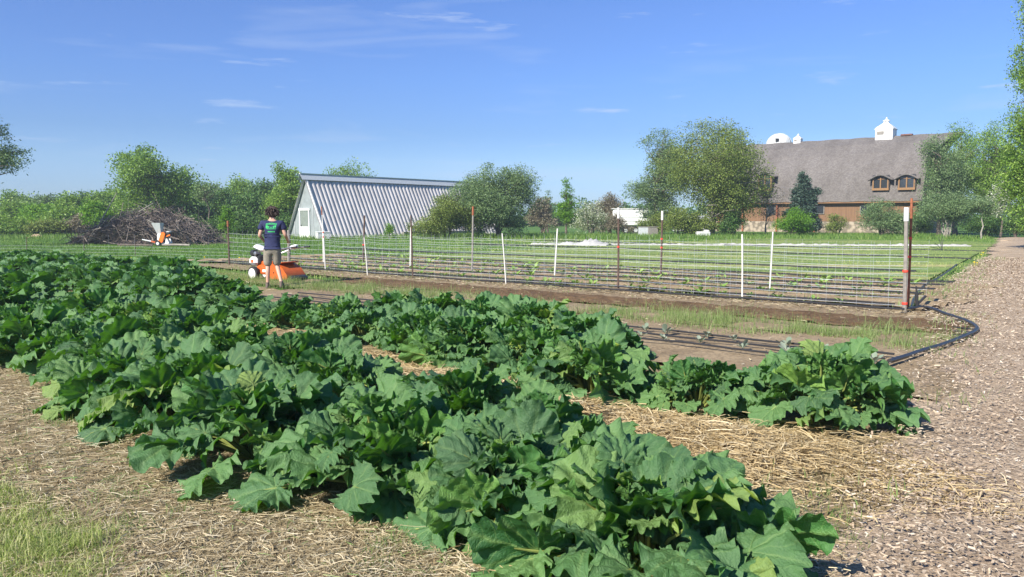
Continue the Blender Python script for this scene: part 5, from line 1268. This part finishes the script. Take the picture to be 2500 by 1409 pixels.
    for i in range(150):
        a = g.uniform(0,2*PI); e = g.uniform(-.3,1.4)
        c = Vector((0,.095,1.69))+Vector((math.cos(a)*math.cos(e)*.095, math.sin(a)*math.cos(e)*.10, math.sin(e)*.115))
        if c.y > .17 and c.z < 1.72: continue
        d = Vector((math.cos(a)*.5,math.sin(a)*.5,-.8+e*.3)).normalized(); d += Vector((g.gauss(0,.4),g.gauss(0,.4),g.gauss(0,.2)))
        hs.tube([c, c+d*.035+Vector((math.cos(a)*.014,math.sin(a)*.014,0)), c+d*.075], [.014,.011,.003], 5, cap=False)
    hs.build('hair', hair, p)
    # t-shirt: torso + sleeves
    Vs = [(0,.0,1.02),(0,.02,1.12),(0,.035,1.26),(0,.045,1.40),(0,.055,1.485),(-.20,.04,1.425),(-.262,.02,1.27),(.20,.04,1.425),(.272,.02,1.27),(0,0,.93)]
    Es = [(0,1),(1,2),(2,3),(3,4),(3,5),(5,6),(3,7),(7,8),(0,9)]
    me = skin_mesh('t_shirt', Vs, Es, [(.175,.135),(.165,.13),(.175,.14),(.165,.125),(.085,.075),(.085,.085),(.075,.075),(.085,.085),(.075,.075),(.165,.125)], shirt, 2, 0)
    ts = obj('t_shirt', me, p)
    # green print wrapped on the back
    bvh = BVHTree.FromPolygons([v.co for v in me.vertices], [list(q.vertices) for q in me.polygons])
    def patch(mb, x0, x1, z0, z1, nx=4, nz=2):
        vs = []
        for j in range(nz+1):
            for i in range(nx+1):
                x = x0+(x1-x0)*i/nx; z = z0+(z1-z0)*j/nz; h = bvh.ray_cast(Vector((x,-1,z)), Vector((0,1,0)))
                y = (h[0].y if h[0] is not None else -.1)-.004; vs.append((x,y,z))
        fs = [[j*(nx+1)+i, j*(nx+1)+i+1, (j+1)*(nx+1)+i+1, (j+1)*(nx+1)+i] for j in range(nz) for i in range(nx)]
        mb.add(vs, fs)
    pr = MB()
    for i in range(7):
        x = -.115+i*.034; arch = .018*math.cos((i-3)/3*1.4); patch(pr, x, x+.010, 1.385+arch, 1.425+arch,1,1); patch(pr, x+.010, x+.026, 1.413+arch, 1.425+arch,1,1); patch(pr, x+.010, x+.026, 1.385+arch, 1.395+arch,1,1) if i%2 else patch(pr, x+.018, x+.026, 1.385+arch, 1.413+arch,1,1)
    for x0,x1,z0,z1 in ((-.12,-.075,1.32,1.385),(-.07,-.045,1.335,1.37),(.035,.06,1.325,1.375),(.068,.10,1.34,1.385),(-.10,.10,1.305,1.318),(-.03,.02,1.34,1.352)): patch(pr,x0,x1,z0,z1)
    for i in range(6): x = -.075+i*.026; patch(pr, x, x+.018, 1.235, 1.262,1,1)
    pr.build('shirt_print', green, ts)
    # shorts
    Vs = [(0,0,1.0),(0,0,.90),(-.10,.0,.82),(-.112,.02,.64),(-.113,.015,.46),(.10,.0,.82),(.085,.05,.64),(.070,.065,.475)]
    Es = [(0,1),(1,2),(2,3),(3,4),(1,5),(5,6),(6,7)]
    obj('shorts', skin_mesh('shorts', Vs, Es, [(.165,.125),(.175,.135),(.115,.115),(.108,.105),(.105,.10),(.115,.115),(.108,.105),(.10,.098)], shorts, 2, 1), p)
    # shoes
    for (x,y,z,rx) in ((-.115,-.02,.0,0),(.20,-.12,.03,.25)):
        s = loft([((x,y,z),.050,.135,0),((x,y+.005,z+.03),.055,.140,0),((x,y-.005,z+.06),.048,.120,.0),((x,y-.05,z+.095),.042,.062,0),((x,y-.06,z+.13),.040,.045,0)], 18)
        s.build('shoe', shoe, p)
build_person()

# small green weeds at the path edge
def build_edges():
    N = 2600; q = rng.random(N); y = 3.2+q*26; x = np.interp(y, [2.2,3.4,5.2,8.4,12.8,20,28,39], [1.05,1.45,2.5,4.3,6.9,11.5,17,24]) + rng.normal(.25,.35,N)
    k = (vnoise(x,y,1.4,61) > .62) & (y < 30); x=x[k]; y=y[k]; N=len(x)
    blades('path_weeds', np.stack([x,y],-1), np.full(N,.09), rng.uniform(.04,.13,N), rng.uniform(.004,.009,N)*(1+y*.05), M['weeds'], rng.random(N), lean=.6, kind='stuff', label='green weeds creeping along the left edge of the wood chip path', cat='weeds')
    # clippings caught on the chips beside the straw
    N = 2200; s = rng.normal(1.9,.35,N); t = rng.uniform(2.2,5.6,N); x,y = frame_xy('b',s,t); k = in_view(x,y) & (x < np.interp(y,[2.2,3.4,5.2],[2.2,2.6,3.4])); x=x[k];y=y[k];N=len(x)
    ribbons_flat('loose_straw', np.stack([x,y],-1), .10+rng.random(N)*.02, rng.uniform(.04,.16,N), rng.uniform(.003,.005,N), M['straw'], rng.beta(2,2,N), kind='stuff', label='loose straw strewn over the near edge of the path', cat='straw')
    # dandelions
    yel = mat('dandelion yellow', (.85,.62,.02), .6)
    g = random.Random(8); hm = MB().lathe([(.003,0),(.003,.10),(.03,.105),(.032,.12),(.01,.13)], (0,0,0), 8).mesh('dandelion', yel)
    for i,(u,v) in enumerate([(312,640),(322,644),(210,655),(2400,628),(2395,632),(2385,655),(2378,656),(600,645),(585,642),(500,640)]):
        o = obj('dandelion', hm, None, label='yellow dandelion flower in the grass', cat='flower', group='dandelions in the grass'); p = G(u,v); o.location = (p.x,p.y,.08); q = g.uniform(.7,1.1); o.scale=(q,q,q)
build_edges()

def build_haze():
    mb = MB(); mb.box((0, 72, 9), (360, 180, 20)); me = bpy.data.meshes.new('haze'); me.from_pydata([tuple(v) for v in mb.v], [], mb.f)
    m = bpy.data.materials.new('haze'); m.use_nodes = True; nt = m.node_tree; nt.nodes.clear()
    out = nt.nodes.new('ShaderNodeOutputMaterial'); v = nt.nodes.new('ShaderNodeVolumePrincipled'); v.inputs['Color'].default_value = (.80,.88,1,1); v.inputs['Density'].default_value = .0009; v.inputs['Anisotropy'].default_value = .2
    nt.links.new(v.outputs[0], out.inputs['Volume']); me.materials.append(m)
    obj('haze', me, None, kind='stuff', label='faint haze in the air over the whole farm', cat='haze')
build_haze()
